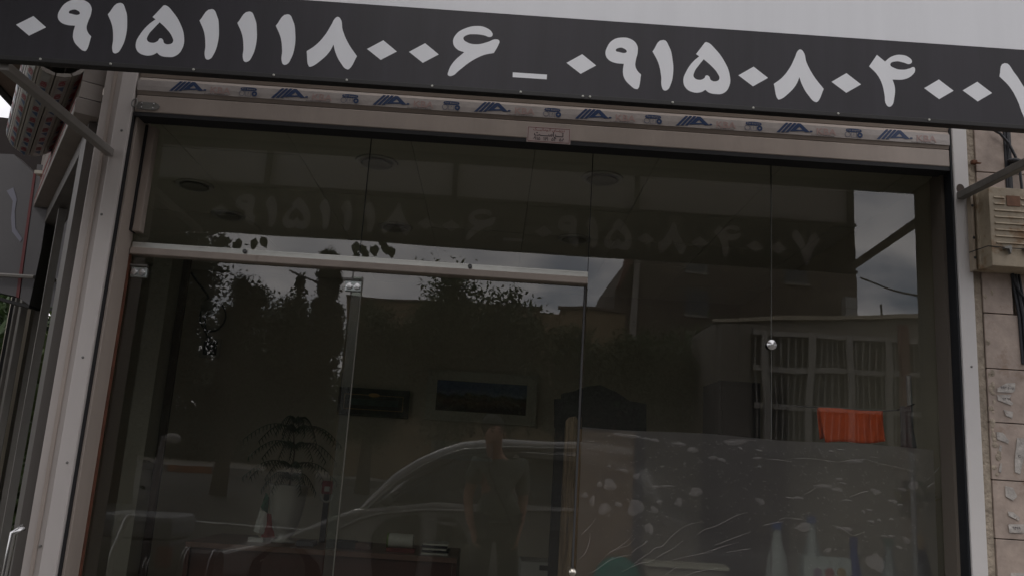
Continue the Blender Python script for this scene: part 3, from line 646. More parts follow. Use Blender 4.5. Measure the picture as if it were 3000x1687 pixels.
cn = thing('canopy_slab', 'dark canopy edge and brown soffit beyond the shutter barrel at far left', 'canopy', (-3.2, 1.9, 3.2))
YC = 1.75
k0, k1 = PZ(0, 258, 3.32), PZ(62, 326, 3.32)
dk_ = (k0 - k1).normalized()
k2 = k0 + dk_ * 2.0; k3 = k1 - dk_ * .12
MB().prism([(k3.x, k3.y), (k2.x, k2.y), (-2.4, -.80), (-1.86, -.80), (-1.86, .15), (-2.55, 1.26)], 3.32, 3.46, 'z').done('soffit', mat('soffit_brown', (.20, .15, .12), .8, 0, .2, 4), cn)
MB().tube([(k3.x, k3.y, 3.31), (k2.x, k2.y, 3.31)], .02, 6).done('edge', FRAME, cn)
MB().prism([PN(-300, 330, YC), PN(0, 341, YC), PN(90, 352, YC), PN(300, 352, YC), PN(300, 520, YC), PN(-300, 520, YC)], YC + .02, YC + .14).done('lower_box', mat('canopy_dark', (.022, .015, .014), .8), cn)

# ------------------------------------------------------------------ trees
def leaf_mesh(mb, c, s, r):
    u = Vector((r.gauss(0,1), r.gauss(0,1), r.gauss(0,1))).normalized(); v = u.cross(Vector((r.gauss(0,1), r.gauss(0,1), r.gauss(0,1)))).normalized(); n = u.cross(v)
    mb.add([tuple(c - u*s), tuple(c + v*s*.42 + n*s*.1), tuple(c + u*s), tuple(c - v*s*.42 + n*s*.1)], [(0,1,2,3)])
def crown_mesh(c, rad, n, s, seed, hollow=.55, clumps=26, cone=False):
    r = random.Random(seed); mb = MB(); cs = []
    for i in range(clumps):
        d = Vector((r.gauss(0,1), r.gauss(0,1), r.gauss(0,1))).normalized() * r.uniform(hollow, 1.0)
        p = Vector((c[0] + d.x*rad[0], c[1] + d.y*rad[1], c[2] + d.z*rad[2]))
        if cone:
            h = r.random() ** 1.3; k = (1 - h) * .9 + .05; a = r.uniform(0, 6.283)
            p = Vector((c[0] + math.cos(a)*rad[0]*k*r.uniform(.4,1), c[1] + math.sin(a)*rad[1]*k*r.uniform(.4,1), c[2] - rad[2] + 2*rad[2]*h))
        cs.append((p, r.uniform(.22, .5) * min(rad)))
    for i in range(n):
        p, q = cs[r.randrange(len(cs))]
        d = Vector((r.gauss(0,.55), r.gauss(0,.55), r.gauss(0,.55))) * q * 1.15
        leaf_mesh(mb, p + d, s * r.uniform(.6, 1.3), r)
    return mb, cs
def tree(name, label, base, c, rad, n, s, seed, m=None, group=None, cone=False, clumps=26, trunk=.14, cat='tree'):
    t = thing(name, label, cat, base, group)
    mb, cs = crown_mesh(c, rad, n, s, seed, clumps=clumps, cone=cone); mb.done('crown', m or GREEN, t)
    b = MB(); b.tube([base, ((base[0]*2+c[0])/3 + .05, (base[1]*2+c[1])/3, (base[2]+c[2])/2), (c[0], c[1], c[2] + rad[2]*(.8 if cone else .1))], [trunk, trunk*.75, trunk*.3], 8)
    for p, q in cs[::3]: b.tube([(c[0], c[1], c[2] - rad[2]*.6 if not cone else p.z - .1), tuple((Vector(c) + p)/2 - Vector((0,0,.05))), tuple(p)], [trunk*.35, trunk*.22, trunk*.06], 5)
    b.done('trunk', BARK, t, smooth=True)
    return t
def rtree(px, top, half, bot, dv, label, seed, n=2600, s=.07, m=None, cone=False, name='street_tree', group='broad leaved trees across the street', clumps=26, trunk=.14):
    rnd_ = None
    a = RV(px, top, dv); b = RV(px, bot, dv); l = RV(px - half, (top+bot)/2, dv)
    rx = abs(a.x - l.x); rz = (a.z - b.z) / 2; c = (a.x, a.y, (a.z + b.z) / 2)
    return tree(name, label, (a.x, a.y, gz(a.y)), c, (rx, rx, rz), n, s, seed, m, group, cone, clumps, trunk)
gA = 'broad leaved trees across the street'
rtree(1135, 700, 125, 1120, 18.5, 'rounded street tree with the highest leafy top against the sky in the glass', 1, 15000, .065, clumps=110)
rtree(955, 742, 95, 1120, 18, 'street tree reflected directly right of the clear seal strip', 2, 11000, .065, clumps=90)
rtree(1285, 745, 100, 1120, 18.5, 'street tree reflected just left of the door edge, thinning to twigs', 3, 12000, .065, clumps=90)
rtree(1430, 830, 100, 1120, 19, 'low street tree in front of the tan parapet, cut by the door edge', 4, 6000, .075, clumps=50)
rtree(1590, 828, 130, 1120, 19, 'street tree reflected right of the door edge below the patch of sky', 5, 7500, .075, clumps=50)
rtree(1770, 838, 130, 1120, 19.5, 'rightmost street tree, left of the barred windows', 6, 7500, .075, clumps=50)
gB = 'dark conifers across the street'
rtree(430, 400, 200, 1150, 14.5, 'big dark pine filling the left glass pane in the reflection', 11, 60000, .055, DGREEN, name='pine_tree', group=gB, clumps=170, trunk=.2)
rtree(620, 670, 90, 1150, 16, 'ragged pine with gaps of sky left of the small spire', 12, 22000, .045, DGREEN, name='pine_tree', group=gB, clumps=70)
rtree(757, 703, 44, 1000, 26, 'small pointed spruce standing alone against the sky', 13, 4500, .09, DGREEN, True, 'spruce_tree', gB, 60)
rtree(842, 600, 62, 1120, 17, 'tall columnar cypress left of the door seal strip', 14, 26000, .045, DGREEN, name='cypress_tree', group=gB, clumps=130)
rtree(730, 765, 110, 1120, 21, 'low dark conifer under the small spruce', 15, 14000, .09, DGREEN, name='pine_tree', group=gB, clumps=80)
far = MB(); r = random.Random(77)
for i in range(26000):
    x = -32 + 50 * r.random(); far_c = Vector((x, -34 + r.gauss(0, 1.2), 1.0 + 4.2 * r.random() ** .8 + .6 * math.sin(x * 1.3)))
    leaf_mesh(far, far_c, r.uniform(.14, .28), r)
far.done('far_trees', DGREEN, kind='stuff')
b = MB()
b.prism([(-40, 1.0), (24, 1.0), (24, 3.4), (6, 3.6), (-8, 3.2), (-20, 3.7), (-40, 3.3)], -36.5, -35.5).done('far_hedge_wall', mat('hedge_core', (.02, .03, .015), .95, 0, .4, 1), kind='structure')
# hanging leaves of the pavement tree close by, above the sign line
ov = thing('pavement_tree', 'pavement tree whose drooping leaves hang below the sign reflection', 'tree', (-5.6, -5.0, 0))
cw = MB(); r = random.Random(5)
def bigleaf(px, py, s, ang, dv=8.2):
    c = RV(px, py, dv); u = Vector((math.sin(ang), 0, -math.cos(ang))) * s; v = Vector((math.cos(ang), .25, math.sin(ang))) * s * .38
    cw.add([tuple(c), tuple(c + u*.35 + v), tuple(c + u*.75 + v*.8), tuple(c + u*1.15), tuple(c + u*.7 - v*.8), tuple(c + u*.35 - v)], [(0,1,2,3,4,5)])
for q in ((575,596,.10,-.3),(600,600,.10,.1),(641,598,.11,-.15),(655,594,.11,.5),(585,610,.09,.8),(900,612,.12,0),(912,620,.11,.35),(922,632,.10,.1),(935,625,.10,.6),(948,620,.11,-.05),(968,615,.11,.3),(985,622,.11,.1),(905,640,.09,-.4),(560,590,.12,0),(545,600,.12,.5),(955,608,.10,1.0)): bigleaf(*q)
for i in range(15000):  # dense crown out of view, shaped to shade the sign's left end
    c = Vector((r.uniform(-6.2, -1.3), r.uniform(-4.7, -1.3), 4.15 + 2.6 * r.random()))
    if ((c.x + 3.9)/2.7)**2 + ((c.y + 3.0)/1.9)**2 + ((c.z - 5.1)/1.45)**2 > 1 + .3*noise.noise(c*1.3): continue
    leaf_mesh(cw, c, r.uniform(.06, .12), r)
cw.done('crown', GREEN, ov)
b = MB(); b.tube([(-5.6, -5.0, 0), (-5.5, -4.95, 2.2), (-5.2, -4.9, 3.8), (-5.0, -4.9, 5.5)], [.16, .13, .10, .04], 8)
b.tube([(-5.3, -4.9, 3.4), (-4.2, -4.7, 4.1), (-2.9, -4.6, 4.1), (-1.6, -4.55, 4.05)], [.07, .05, .03, .008], 6); b.done('trunk', BARK, ov, smooth=True)
# leafy tree in direct view at the lower left
lt = thing('side_street_tree', 'leafy plane tree in open view past the corner at lower left', 'tree', (-5.0, 3.2, 0))
r = random.Random(21); mb = MB(); 
for i in range(9000):
    c = Vector((-4.75 + r.gauss(0, .8), 3.4 + r.gauss(0, .9), 1.7 + r.gauss(0, .75)))
    if (c - O2).dot(N2) < .28: continue
    leaf_mesh(mb, c, r.uniform(.05, .12), r)
mb.done('crown', mat('plane_leaf', (.085, .125, .04), .5, 0, .6, 2.5, transl=.3), lt)
MB().tube([(-5.0, 3.2, 0), (-4.95, 3.25, 1.2), (-4.8, 3.3, 2.6)], [.14, .1, .03], 8).done('trunk', BARK, lt, smooth=True)
hg = thing('side_hedge', 'dark hedge behind the leafy tree at far left', 'hedge', (-7, 6, 0))
mb, _ = crown_mesh((-7.9, 8.5, 1.9), (4.6, 1.2, 2.3), 16000, .12, 31, clumps=160); mb.done('foliage', GREEN, hg)
MB().prism([(-13, 0), (-3.8, 0), (-3.8, 3.2), (-5.5, 3.7), (-8, 3.3), (-11, 3.8), (-13, 3)], 9.2, 10).done('core', mat('hedge_dark', (.02, .032, .014), .95, 0, .5, 3), hg)

# ------------------------------------------------------------------ buildings across the street
def windows(par, m_f, x0, x1, z0, z1, y, nx, nz, w, h):
    for i in range(nx):
        for j in range(nz):
            cx = x0 + (x1 - x0) * (i + .5) / nx; cz = z0 + (z1 - z0) * (j + .5) / nz
            f = MB(); f.box(cx-w/2-.06, cx+w/2+.06, y-.0, y+.05, cz-h/2-.06, cz-h/2); f.box(cx-w/2-.06, cx+w/2+.06, y, y+.05, cz+h/2, cz+h/2+.06)
            f.box(cx-w/2-.06, cx-w/2, y, y+.05, cz-h/2, cz+h/2); f.box(cx+w/2, cx+w/2+.06, y, y+.05, cz-h/2, cz+h/2); f.box(cx-.02, cx+.02, y, y+.045, cz-h/2, cz+h/2)
            fo = f.done('window', m_f, par); box('pane', mat('dark_pane', (.03, .035, .04), .15), cx-w/2+.001, cx+w/2-.001, y + .004, y + .012, cz-h/2+.001, cz+h/2-.001, fo)
TAN = mat('tan_render', (.27, .20, .12), .9, 0, .2, .8, .2, 8); BRN = mat('brown_brick', (.095, .075, .06), .9, 0, .2, .7, .2, 10)
BG_ = mat('beige_render', (.24, .22, .19), .9, 0, .2, .8); CREAM = mat('cream_trim', (.5, .44, .34), .8); WFR = mat('white_window_frame', (.50, .49, .46), .6, 0, .1, 3)
def blocky(par, name, m, x0, x1, yf, depth, zb, zt_): return box(name, m, x0, x1, yf - depth, yf, zb, zt_, par)
la_ = thing('tan_building', 'low tan rendered building with stepped parapet behind the street trees', 'building', (0, -22, 0))
def RN(px, py, dv): return RV(px / 1.1646, py / 1.1646, dv)
q0, q1, q2, q3 = RN(1020, 886, 24), RN(1585, 904, 24), RN(1643, 914, 24), RN(1728, 909, 24)
blocky(la_, 'wall', TAN, q0.x, q1.x, q0.y, 6, .9, q1.z); blocky(la_, 'wall', TAN, q1.x + .002, q2.x, q0.y - .1, 6, .9, q2.z); blocky(la_, 'wall', TAN, q2.x + .002, q3.x + 1.0, q0.y + .05, 6, .9, q3.z)
box('coping', CREAM if 0 else mat('coping_dark', (.12, .09, .07), .8), q2.x - .08, q3.x + 1.0, q0.y, q0.y + .12, q3.z + .001, q3.z + .08, la_)
box('coping', MATS['coping_dark'], q0.x, q1.x + .05, q0.y - .2, q0.y + .08, q1.z + .001, q1.z + .07, la_)
windows(la_, WFR, q0.x, q1.x, 1.6, q1.z - .2, q0.y, 4, 1, .9, 1.0)
lb_ = thing('brown_building', 'tall dark brown brick building whose upper part is hidden by the sign reflection', 'building', (3, -28, 0))
e0, e1, e2, e3 = RN(1799, 945, 30), RN(1799, 845, 30), RN(1822, 790, 30), RN(2510, 800, 30)
MB().prism([(e0.x, .8), (e0.x, e1.z), (e2.x, e2.z), (e2.x + .15, e2.z + .5), (e2.x + 1.2, e2.z + 2.2), (e3.x, e2.z + 2.2), (e3.x, .8)], e0.y - 8, e0.y).done('wall', BRN, lb_)
pa = RN(1846, 900, 30); pb = RN(1864, 900, 30)
box('pilaster', mat('pale_pilaster', (.30, .28, .26), .8), pa.x, pb.x, e0.y + .003, e0.y + .15, .8, e2.z + .9, lb_)
MB().prism([(e0.x - .02, e1.z), (e2.x - .05, e2.z), (e2.x + .02, e2.z + .55), (e2.x + .5, e2.z + 1.2), (e2.x + .6, e2.z + 1.1), (e2.x + .1, e2.z - .1), (e0.x + .05, e1.z - .1)], e0.y, e0.y + .5).done('eave', mat('eave_red', (.10, .04, .03), .8), lb_)
zt0 = RN(2050, 795, 30).z; zt1 = RN(2050, 920, 30).z
for cx, cz in ((2046, 797), (2330, 826), (2046, 918)):
    p = RN(cx, cz, 30)
    f = MB().box(p.x - .45, p.x + .45, e0.y + .004, e0.y + .07, p.z - .12, p.z - .02).done('window', mat('dull_frame', (.20, .19, .17), .7), lb_)
    box('pane', mat('dark_pane', (.03, .035, .04), .15), p.x - .42, p.x + .42, e0.y + .004, e0.y + .02, p.z - .019, p.z + .8, f)
for px_, py_ in ((2495, 880), (2495, 915)):
    p = RN(px_, py_, 29.6); MB().box(p.x - .22, p.x + .22, e0.y + .01, e0.y + .4, p.z - .2, p.z + .2).done('air_conditioner', mat('ac_pale', (.30, .30, .29), .6), lb_)
lc_ = thing('barred_building', 'beige building with cream parapet and barred windows across the street', 'building', (6, -13, 0))
f0, f1 = RN(2100, 945, 17), RN(2700, 923, 15.2)
yl, yr = f0.y, f1.y
def cface(x): t = (x - f0.x) / (f1.x - f0.x); return yl + (yr - yl) * t
xR = f1.x + 4; yR = cface(xR)
zt_ = (f0.z + f1.z) / 2
MB().prism([(f0.x, yl), (xR, yR), (xR, -24), (f0.x, -24)], .7, f0.z, 'z').done('wall', BG_, lc_)
MB().prism([(f0.x - .05, yl + .08), (xR, yR + .08), (xR, yR - .05), (f0.x - .05, yl - .05)], f0.z + .002, f0.z + .08, 'z').done('parapet_coping', CREAM, lc_)
g0 = RN(2195, 905, 18.5); g1 = RN(2300, 905, 18.5)
box('roof_room', BG_, g0.x, g1.x, -19, -17, f0.z + .09, g0.z + .1, lc_)
# barred window wall
gr = thing('barred_window', 'long pale metal window grille with thin upright bars in three rows', 'grille', (4.4, -12.2, 2.2))
dvg = 15.0
za, zb_, zc = RN(2450, 992, dvg).z, RN(2450, 1090, dvg).z, RN(2450, 1198, dvg).z
yg_ = RN(2450, 1090, dvg).y
gx0, gx1 = RN(2205, 1090, dvg).x, RN(2712, 1090, dvg).x
FRP = mat('grille_pale', (.42, .40, .37), .6, 0, .15, 4)
for z in (za, zb_, zc, zc - .72): box('rail', FRP, gx0, gx1, yg_, yg_ + .06, z - .045, z + .045, gr)
for px_ in (2238, 2366, 2487, 2599, 2700):
    x = RN(px_, 1090, dvg).x; box('mullion', FRP, x - .055, x + .055, yg_ + .0605, yg_ + .10, zc - .76, za + .04, gr)
nb = int((gx1 - gx0) / .112)
for i in range(nb):
    x = gx0 + .05 + i * .112; box('bar', FRP, x - .009, x + .009, yg_ - .03, yg_ - .012, zc - .76, za, gr)
box('window_glass', mat('grille_glass', (.05, .05, .05), .3), gx0, gx1, yg_ - .12, yg_ - .10, zc - .76, za, gr)
box('wall_infill', BG_, gx0 - .5, gx1 + 3, yg_ - .35, yg_ - .125, .5, f0.z - .35, lc_)
dp = RN(2640, 950, 14.6)
box('drain_pipe', mat('pipe_red', (.16, .06, .05), .7), dp.x - .07, dp.x + .07, dp.y + .01, dp.y + .12, .7, f0.z - .3, lc_)
# antenna, overhead wire and lamp pole
an = RN(2655, 905, 16); tag(MB().tube([(an.x, an.y - 1, f0.z - .3), (an.x - .05, an.y - 1, f0.z + .62)], .02, 6).done('roof_antenna', BLK), 'thin antenna rod on the cream parapet', 'antenna')
wp = [RN(2520, 812, 20), RN(2600, 842, 20), RN(2700, 862, 20), RN(2900, 885, 20)]
tag(MB().tube([tuple(v) for v in wp], .022, 5).done('overhead_wire', BLK), 'sagging overhead wire beside the brown building', 'wire')
wp = [RN(845, 790, 14), RN(880, 808, 14), RN(940, 828, 14), RN(1010, 850, 14)]
tag(MB().tube([tuple(v) for v in wp], .018, 5).done('overhead_wire', BLK), 'sagging overhead wire between pine and cypress', 'wire')
pl = thing('lamp_pole', 'thin white leaning pole with small lamp head reflected at lower left', 'pole', tuple(RV(375, 1290, 9)))
a, b_ = RV(362, 1330, 9), RV(412, 1095, 9)
MB().tube([(a.x - .05, a.y, gz(a.y)), tuple(a), tuple(b_)], [.04, .035, .03], 8).done('pole', mat('pole_white', (.42, .40, .38), .6), pl)
MB().ball((b_.x + .09, b_.y, b_.z - .02), .07, 10, 7, (1.3, 1, .8)).done('lamp_head', mat('pole_white', (.42, .40, .38), .6), pl, smooth=True)

# ------------------------------------------------------------------ interior furnishings
colm = thing('interior_column', 'pale square column inside the left of the shop', 'column', (-2.9, 3.1, 0))
c0, c1 = P(395, 1124, 3.0), P(452, 1124, 3.0); box('shaft', mat('column_paint', (.40, .37, .32), .8), c0.x, c1.x, 3.0, 3.25, .1, 2.975, colm)
c2 = P(520, 1124, 3.3)
tag(box('curtain_panel', mat('brown_panel', (.09, .055, .045), .8, 0, .3, 5, .3, 12, (3, 1, .2)), c1.x + .01, c2.x, 3.2, 3.24, .1, 2.97), 'dark brown panel right of the pale interior column', 'panel')
DK = .87
dk = thing('office_desk', 'long reddish wooden desk behind the glass', 'desk', (-.7, 2.9, .1))
d0, d1 = S(470, 1365, 2.45), S(1150, 1400, 2.45)
box('desk_top', mat('desk_top_wood', (.16, .09, .07), .3, 0, .2, 5), d0.x, d1.x, 2.42, 3.2, DK - .035, DK, dk, .004)
box('front_panel', RWOOD, d0.x + .03, d1.x - .03, 2.46, 2.48, DK - .26, DK - .036, dk); box('front_panel', RWOOD, d0.x + .03, d1.x - .03, 2.50, 2.52, .10, DK - .262, dk)
box('desk_end', RWOOD, d0.x, d0.x + .028, 2.44, 3.18, .1, DK - .036, dk); box('desk_end', RWOOD, d1.x - .028, d1.x, 2.44, 3.18, .1, DK - .036, dk)
yp = 2.75
pt, pw, pb_ = S(728, 1218, yp), S(778, 1218, yp), S(725, 1330, yp)
rt = pw.x - pt.x
pp = thing('norfolk_pine', 'potted Norfolk pine with drooping tiers on the desk in a pale pot', 'potted plant', (pt.x, yp, DK))
MB().lathe([(rt*.55, DK + .001), (rt*.62, DK + .012), (rt*.30, DK + .03), (rt*.62, pb_.z), (rt*.85, (pt.z+pb_.z)/2), (rt*.95, pt.z - .02), (rt*1.04, pt.z), (rt*.93, pt.z - .001), (rt*.85, pt.z - .02)], (pt.x, yp, 0), 26).done('pot', mat('pot_grey', (.34, .32, .29), .35), pp, smooth=True)
fo = MB(); tb_ = MB(); rr = random.Random(3)
ttop = S(738, 1058, yp)
tb_.tube([(pt.x, yp, pt.z - .03), (pt.x + .01, yp, (pt.z+ttop.z)/2), (ttop.x, yp, ttop.z)], [.008, .006, .003], 6).done('stem', BARK, pp)
for zl, L, nb_ in ((ttop.z, .14, 5), (S(738, 1080, yp).z, .34, 7), (S(738, 1122, yp).z, .30, 7), (S(738, 1172, yp).z, .32, 7), (S(738, 1200, yp).z, .18, 6)):
    for k in range(nb_):
        a = 6.283*k/nb_ + rr.uniform(-.2,.2); dr = Vector((math.cos(a), math.sin(a), 0)); prev = Vector((pt.x, yp, zl - .01))
        for i in range(1, 15):
            u = i / 14; p = Vector((pt.x, yp, zl)) + dr * L * u + Vector((0, 0, .05 * math.sin(u * 3.1) - .09 * u * u))
            fo.tube([tuple(prev), tuple(p)], .003, 3, False)
            sd_ = dr.cross(Vector((0,0,1)))
            for sg_ in (-1, 1):
                q = p + sd_ * sg_ * .05 * (1 - u*.5) + Vector((0, 0, -.045)); fo.add([tuple(p + Vector((0,0,.004))), tuple(q), tuple(p - Vector((0,0,.004)) + dr*.008)], [(0,1,2)])
            prev = p
fo.done('foliage', DGREEN, pp)
fl = thing('table_flag', 'small draped green white and red table flag beside the pot', 'flag', tuple(S(655, 1340, 2.7)))
def drape(y, xs, cols, pole):
    for (pa_, pb2, pc_, pd_), m, nm in cols:
        vs_ = []
        for i in range(5):
            u = i / 4
            l = Vector(S(*pa_, y)).lerp(Vector(S(*pd_, y)), u); r_ = Vector(S(*pb2, y)).lerp(Vector(S(*pc_, y)), u)
            for j in range(5):
                v = j / 4; p = l.lerp(r_, v); p.y += .012 * math.sin(v*6 + u*2); vs_.append(tuple(p))
        MB().add(vs_, [(i*5+j, i*5+j+1, i*5+j+6, i*5+j+5) for i in range(4) for j in range(4)]).done(nm, m, fl)
drape(2.7, 0, (( ((668,1238),(678,1250),(672,1290),(655,1275)), mat('flag_green', (.02, .09, .05), .8), 'green_stripe'),
    ( ((655,1275),(672,1290),(668,1345),(636,1335)), mat('flag_white', (.55, .53, .5), .8), 'white_stripe'),
    ( ((672,1290),(686,1262+30),(690,1352),(655,1350)), mat('flag_red', (.22, .035, .03), .8), 'red_stripe')), 0)
fb = S(645, 1362, 2.7)
box('flag_base', mat('flag_white', (.55, .53, .5), .8), fb.x - .05, fb.x + .05, 2.66, 2.74, DK + .001, DK + .03, fl)
MB().tube([(fb.x + .01, 2.715, DK + .03), (S(670, 1236, 2.715).x, 2.715, S(670, 1236, 2.715).z)], .004, 6).done('flag_pole', CREAM, fl)
rc_ = S(822, 1235, 2.95)
rd = thing('red_telephone', 'small red and white wall hung gadget right of the pot', 'telephone', tuple(rc_))
MB().box(rc_.x - .04, rc_.x + .04, 2.95, 2.98, rc_.z - .02, rc_.z + .075).done('case', mat('phone_red', (.25, .015, .02), .4), rd, .01)
MB().tube([(rc_.x + .042*math.cos(t_), 2.955, rc_.z - .02 + .055*math.sin(t_)) for t_ in [math.pi + math.pi*i/10 for i in range(11)]], .008, 8).done('loop', mat('flag_white', (.55, .53, .5), .8), rd)
box('screen', mat('flag_white', (.55, .53, .5), .8), rc_.x - .018, rc_.x + .018, 2.945, 2.9495, rc_.z + .0, rc_.z + .035, rd)
MB().box(rc_.x - .02, rc_.x + .02, 2.96, 2.98, DK + .001, rc_.z - .021).done('stand', BLK, rd)
ca = S(1010, 1360, 2.6)
dc = thing('desk_calendar', 'rolled white desk calendar with green end on a red base', 'calendar', (ca.x, 2.6, DK))
cz = DK + .072
MB().lathe([(.044, -.085), (.046, -.08), (.046, .075), (.044, .08)], (ca.x, 2.6, cz), 20, 'x').done('page_roll', mat('paper_white', (.55, .53, .48), .7, 0, .1, 60), dc, smooth=True)
MB().lathe([(.0475, -.096), (.0475, -.0855), (.036, -.0965)], (ca.x, 2.6, cz), 20, 'x').done('green_end', mat('calendar_green', (.20, .26, .09), .6), dc)
box('base', mat('calendar_red', (.15, .03, .025), .5), ca.x - .095, ca.x + .095, 2.56, 2.64, DK + .001, cz - .045, dc)
pc_ = S(1095, 1380, 2.6)
ps = thing('paper_stack', 'pile of white papers and folders at the right end of the desk', 'papers', (pc_.x, 2.7, DK))
for k in range(5):
    box('paper' if k % 2 else 'folder', mat('paper_white', (.55, .53, .48), .7, 0, .1, 60) if k % 2 == 0 else BLK, pc_.x - .085 + .006*rr.uniform(-1,1), pc_.x + .085 + .01*rr.uniform(-1,1), 2.52, 2.78, DK + .001 + k*.015, DK + .012 + k*.015, ps)
for cx, w_, h_, lab, m_ in ((860, .10, .05, 'low black box on the desk left of the calendar', BLK), (915, .05, .045, 'small brown box on the desk', mat('box_brown', (.10, .05, .04), .6)), (770, .06, .035, 'dark pen tray on the desk by the flag', mat('tray_dark', (.05, .05, .06), .5))):
    q = S(cx, 1370, 2.62); tag(MB().prism([(q.x - w_, DK + .001), (q.x + w_, DK + .001), (q.x + w_*.94, DK + h_), (q.x - w_*.94, DK + h_)], 2.56, 2.70).done('desk_box', m_, None, .004), lab, 'box')
# pictures on the back wall
def frame(name, lab, a, b, fw, fm, pm, gold=False):
    u, v = S(*a, 3.97), S(*b, 3.97); t = thing(name, lab, 'picture', ((u.x+v.x)/2, 3.98, (u.z+v.z)/2))
    x0, x1, z0, z1 = u.x, v.x, v.z, u.z
    for q in ((x0, x1, z1-fw, z1), (x0, x1, z0, z0+fw), (x0, x0+fw, z0+fw, z1-fw), (x1-fw, x1, z0+fw, z1-fw)): box('frame_bar', fm, q[0], q[1], 3.955, 3.985, q[2], q[3], t)
    box('canvas', pm, x0+fw, x1-fw, 3.975, 3.985, z0+fw, z1-fw, t)
    if gold:
        gm = mat('gold_line', (.40, .22, .08), .4, .5)
        for q in ((x0+.05, x1-.05, z1-.058, z1-.054), (x0+.05, x1-.05, z0+.054, z0+.058), (x0+.05, x0+.054, z0+.058, z1-.058), (x1-.054, x1-.05, z0+.058, z1-.058)): box('gold_line', gm, q[0], q[1], 3.950, 3.9545, q[2], q[3], t)
        MB()._el(((x0+x1)/2, 3.95, z1-.055), .05, 12, 6, (1, .1, .35)).done('ornament', gm, t)
def picmat():
    m = mat('landscape_print', (.05, .09, .2), .5); t = m.node_tree; b = t.nodes['Principled BSDF']
    co = t.nodes.new('ShaderNodeTexCoord'); n = t.nodes.new('ShaderNodeTexNoise'); n.inputs['Scale'].default_value = 7; n.inputs['Detail'].default_value = 6; t.links.new(co.outputs['Object'], n.inputs[0])
    se = t.nodes.new('ShaderNodeSeparateXYZ'); t.links.new(co.outputs['Generated'], se.inputs[0])
    ad = t.nodes.new('ShaderNodeMath'); ad.operation = 'MULTIPLY_ADD'; ad.inputs[1].default_value = .5; t.links.new(n.outputs['Fac'], ad.inputs[0]); t.links.new(se.outputs['Z'], ad.inputs[2])
    r_ = t.nodes.new('ShaderNodeValToRGB'); e = r_.color_ramp.elements; e[0].position = .35; e[0].color = (.03, .015, .008, 1); e[1].position = 1.0; e[1].color = (.05, .10, .22, 1)
    for p_, c_ in ((.6, (.10, .05, .02)), (.78, (.03, .03, .015)), (.86, (.12, .16, .26))): q = e.new(p_); q.color = (*c_, 1)
    t.links.new(ad.outputs[0], r_.inputs[0]); t.links.new(r_.outputs[0], b.inputs['Base Color']); return m
frame('large_picture', 'large landscape picture in a wide cream frame on the back wall', (1078, 928), (1346, 1072), .085, mat('cream_frame', (.50, .48, .42), .6), picmat())
frame('small_picture', 'small black framed picture with a thin gold line left of the large one', (855, 972), (1026, 1053), .09, mat('black_frame', (.012, .010, .010), .4), mat('teal_print', (.05, .08, .08), .5, 0, .5, 9), True)
u, v = S(1085, 1105, 3.98), S(1165, 1150, 3.98)
tag(box('wall_notice', mat('paper_white', (.55, .53, .48), .7, 0, .1, 60), u.x, v.x + .25, 3.98, 3.99, v.z - .02, u.z), 'blank white sheet on the back wall below the large picture', 'paper')
# wall cables
q = S(527, 772, 3.96)
wc = thing('wall_socket_cable', 'coiled black cable with round adaptor and square socket on the left back wall', 'cable', tuple(q))
MB().lathe([(.075, 0), (.07, -.03), (.0001, -.035)], (q.x, 3.97, q.z), 20, 'y').done('adaptor', mat('adaptor_grey', (.22, .21, .19), .5), wc)
MB().tube([(q.x + .04 + .11*math.cos(t_), 3.96, q.z - .08 + .13*math.sin(t_)) for t_ in [6.283*i/20 for i in range(21)]], .008, 6).done('cable_loop', BLK, wc)
MB().tube([tuple(S(*p_, 3.96)) for p_ in ((465, 662), (490, 700), (512, 728), (524, 745), (526, 765), (515, 800), (517, 835), (528, 858))], .010, 6).done('cable', BLK, wc)
s_ = S(529, 875, 3.97)
for a_ in ((-.085,.085,.06,.085),(-.085,.085,-.085,-.06),(-.085,-.06,-.06,.06),(.06,.085,-.06,.06)): box('socket_frame', mat('socket_white', (.40, .38, .34), .5), s_.x+a_[0], s_.x+a_[1], 3.96, 3.98, s_.z+a_[2], s_.z+a_[3], wc)
box('socket', BLK, s_.x-.06, s_.x+.06, 3.968, 3.98, s_.z-.06, s_.z+.06, wc)
# dark carved screen, wooden post, dark cabinet
hb = thing('carved_screen', 'black wooden screen with curved crest behind the wooden post', 'furniture', tuple(S(1500, 1060, 1.2)))
pts = [S(p_[0], p_[1], 1.2) for p_ in ((1395, 1075), (1395, 1002), (1412, 1002), (1414, 988), (1440, 985), (1470, 972), (1510, 968), (1550, 985), (1585, 1008), (1626, 1015), (1626, 1085))]
MB().prism([(v.x, v.z) for v in pts] , 1.2, 1.24).done('crest', mat('black_wood', (.010, .008, .008), .6), hb)
xa, xb = pts[0].x, pts[-1].x
for x in (xa + .03, xb - .03): box('leg', mat('black_wood', (.010, .008, .008), .6), x - .025, x + .025, 1.2, 1.24, .1, pts[0].z, hb)
box('panel', mat('tan_panel', (.24, .15, .08), .6, 0, .3, 5), xa + .056, xb - .056, 1.21, 1.235, .45, pts[-1].z - .0, hb)
wp_ = thing('wooden_post', 'rough natural wood plank standing behind the door edge', 'plank', (.34, .3, 0))
ys_ = .34
pA, pB, pC, pD = S(1424, 1052, ys_), S(1454, 1050, ys_), S(1438, 1449, ys_), S(1402, 1449, ys_)
bt = (.10 - pC.z) / (pA.z - pC.z)
WD = mat('raw_wood', (.21, .15, .10), .8, 0, .5, 9, .6, 30, (9, 9, .6), col2=(.06, .038, .024))
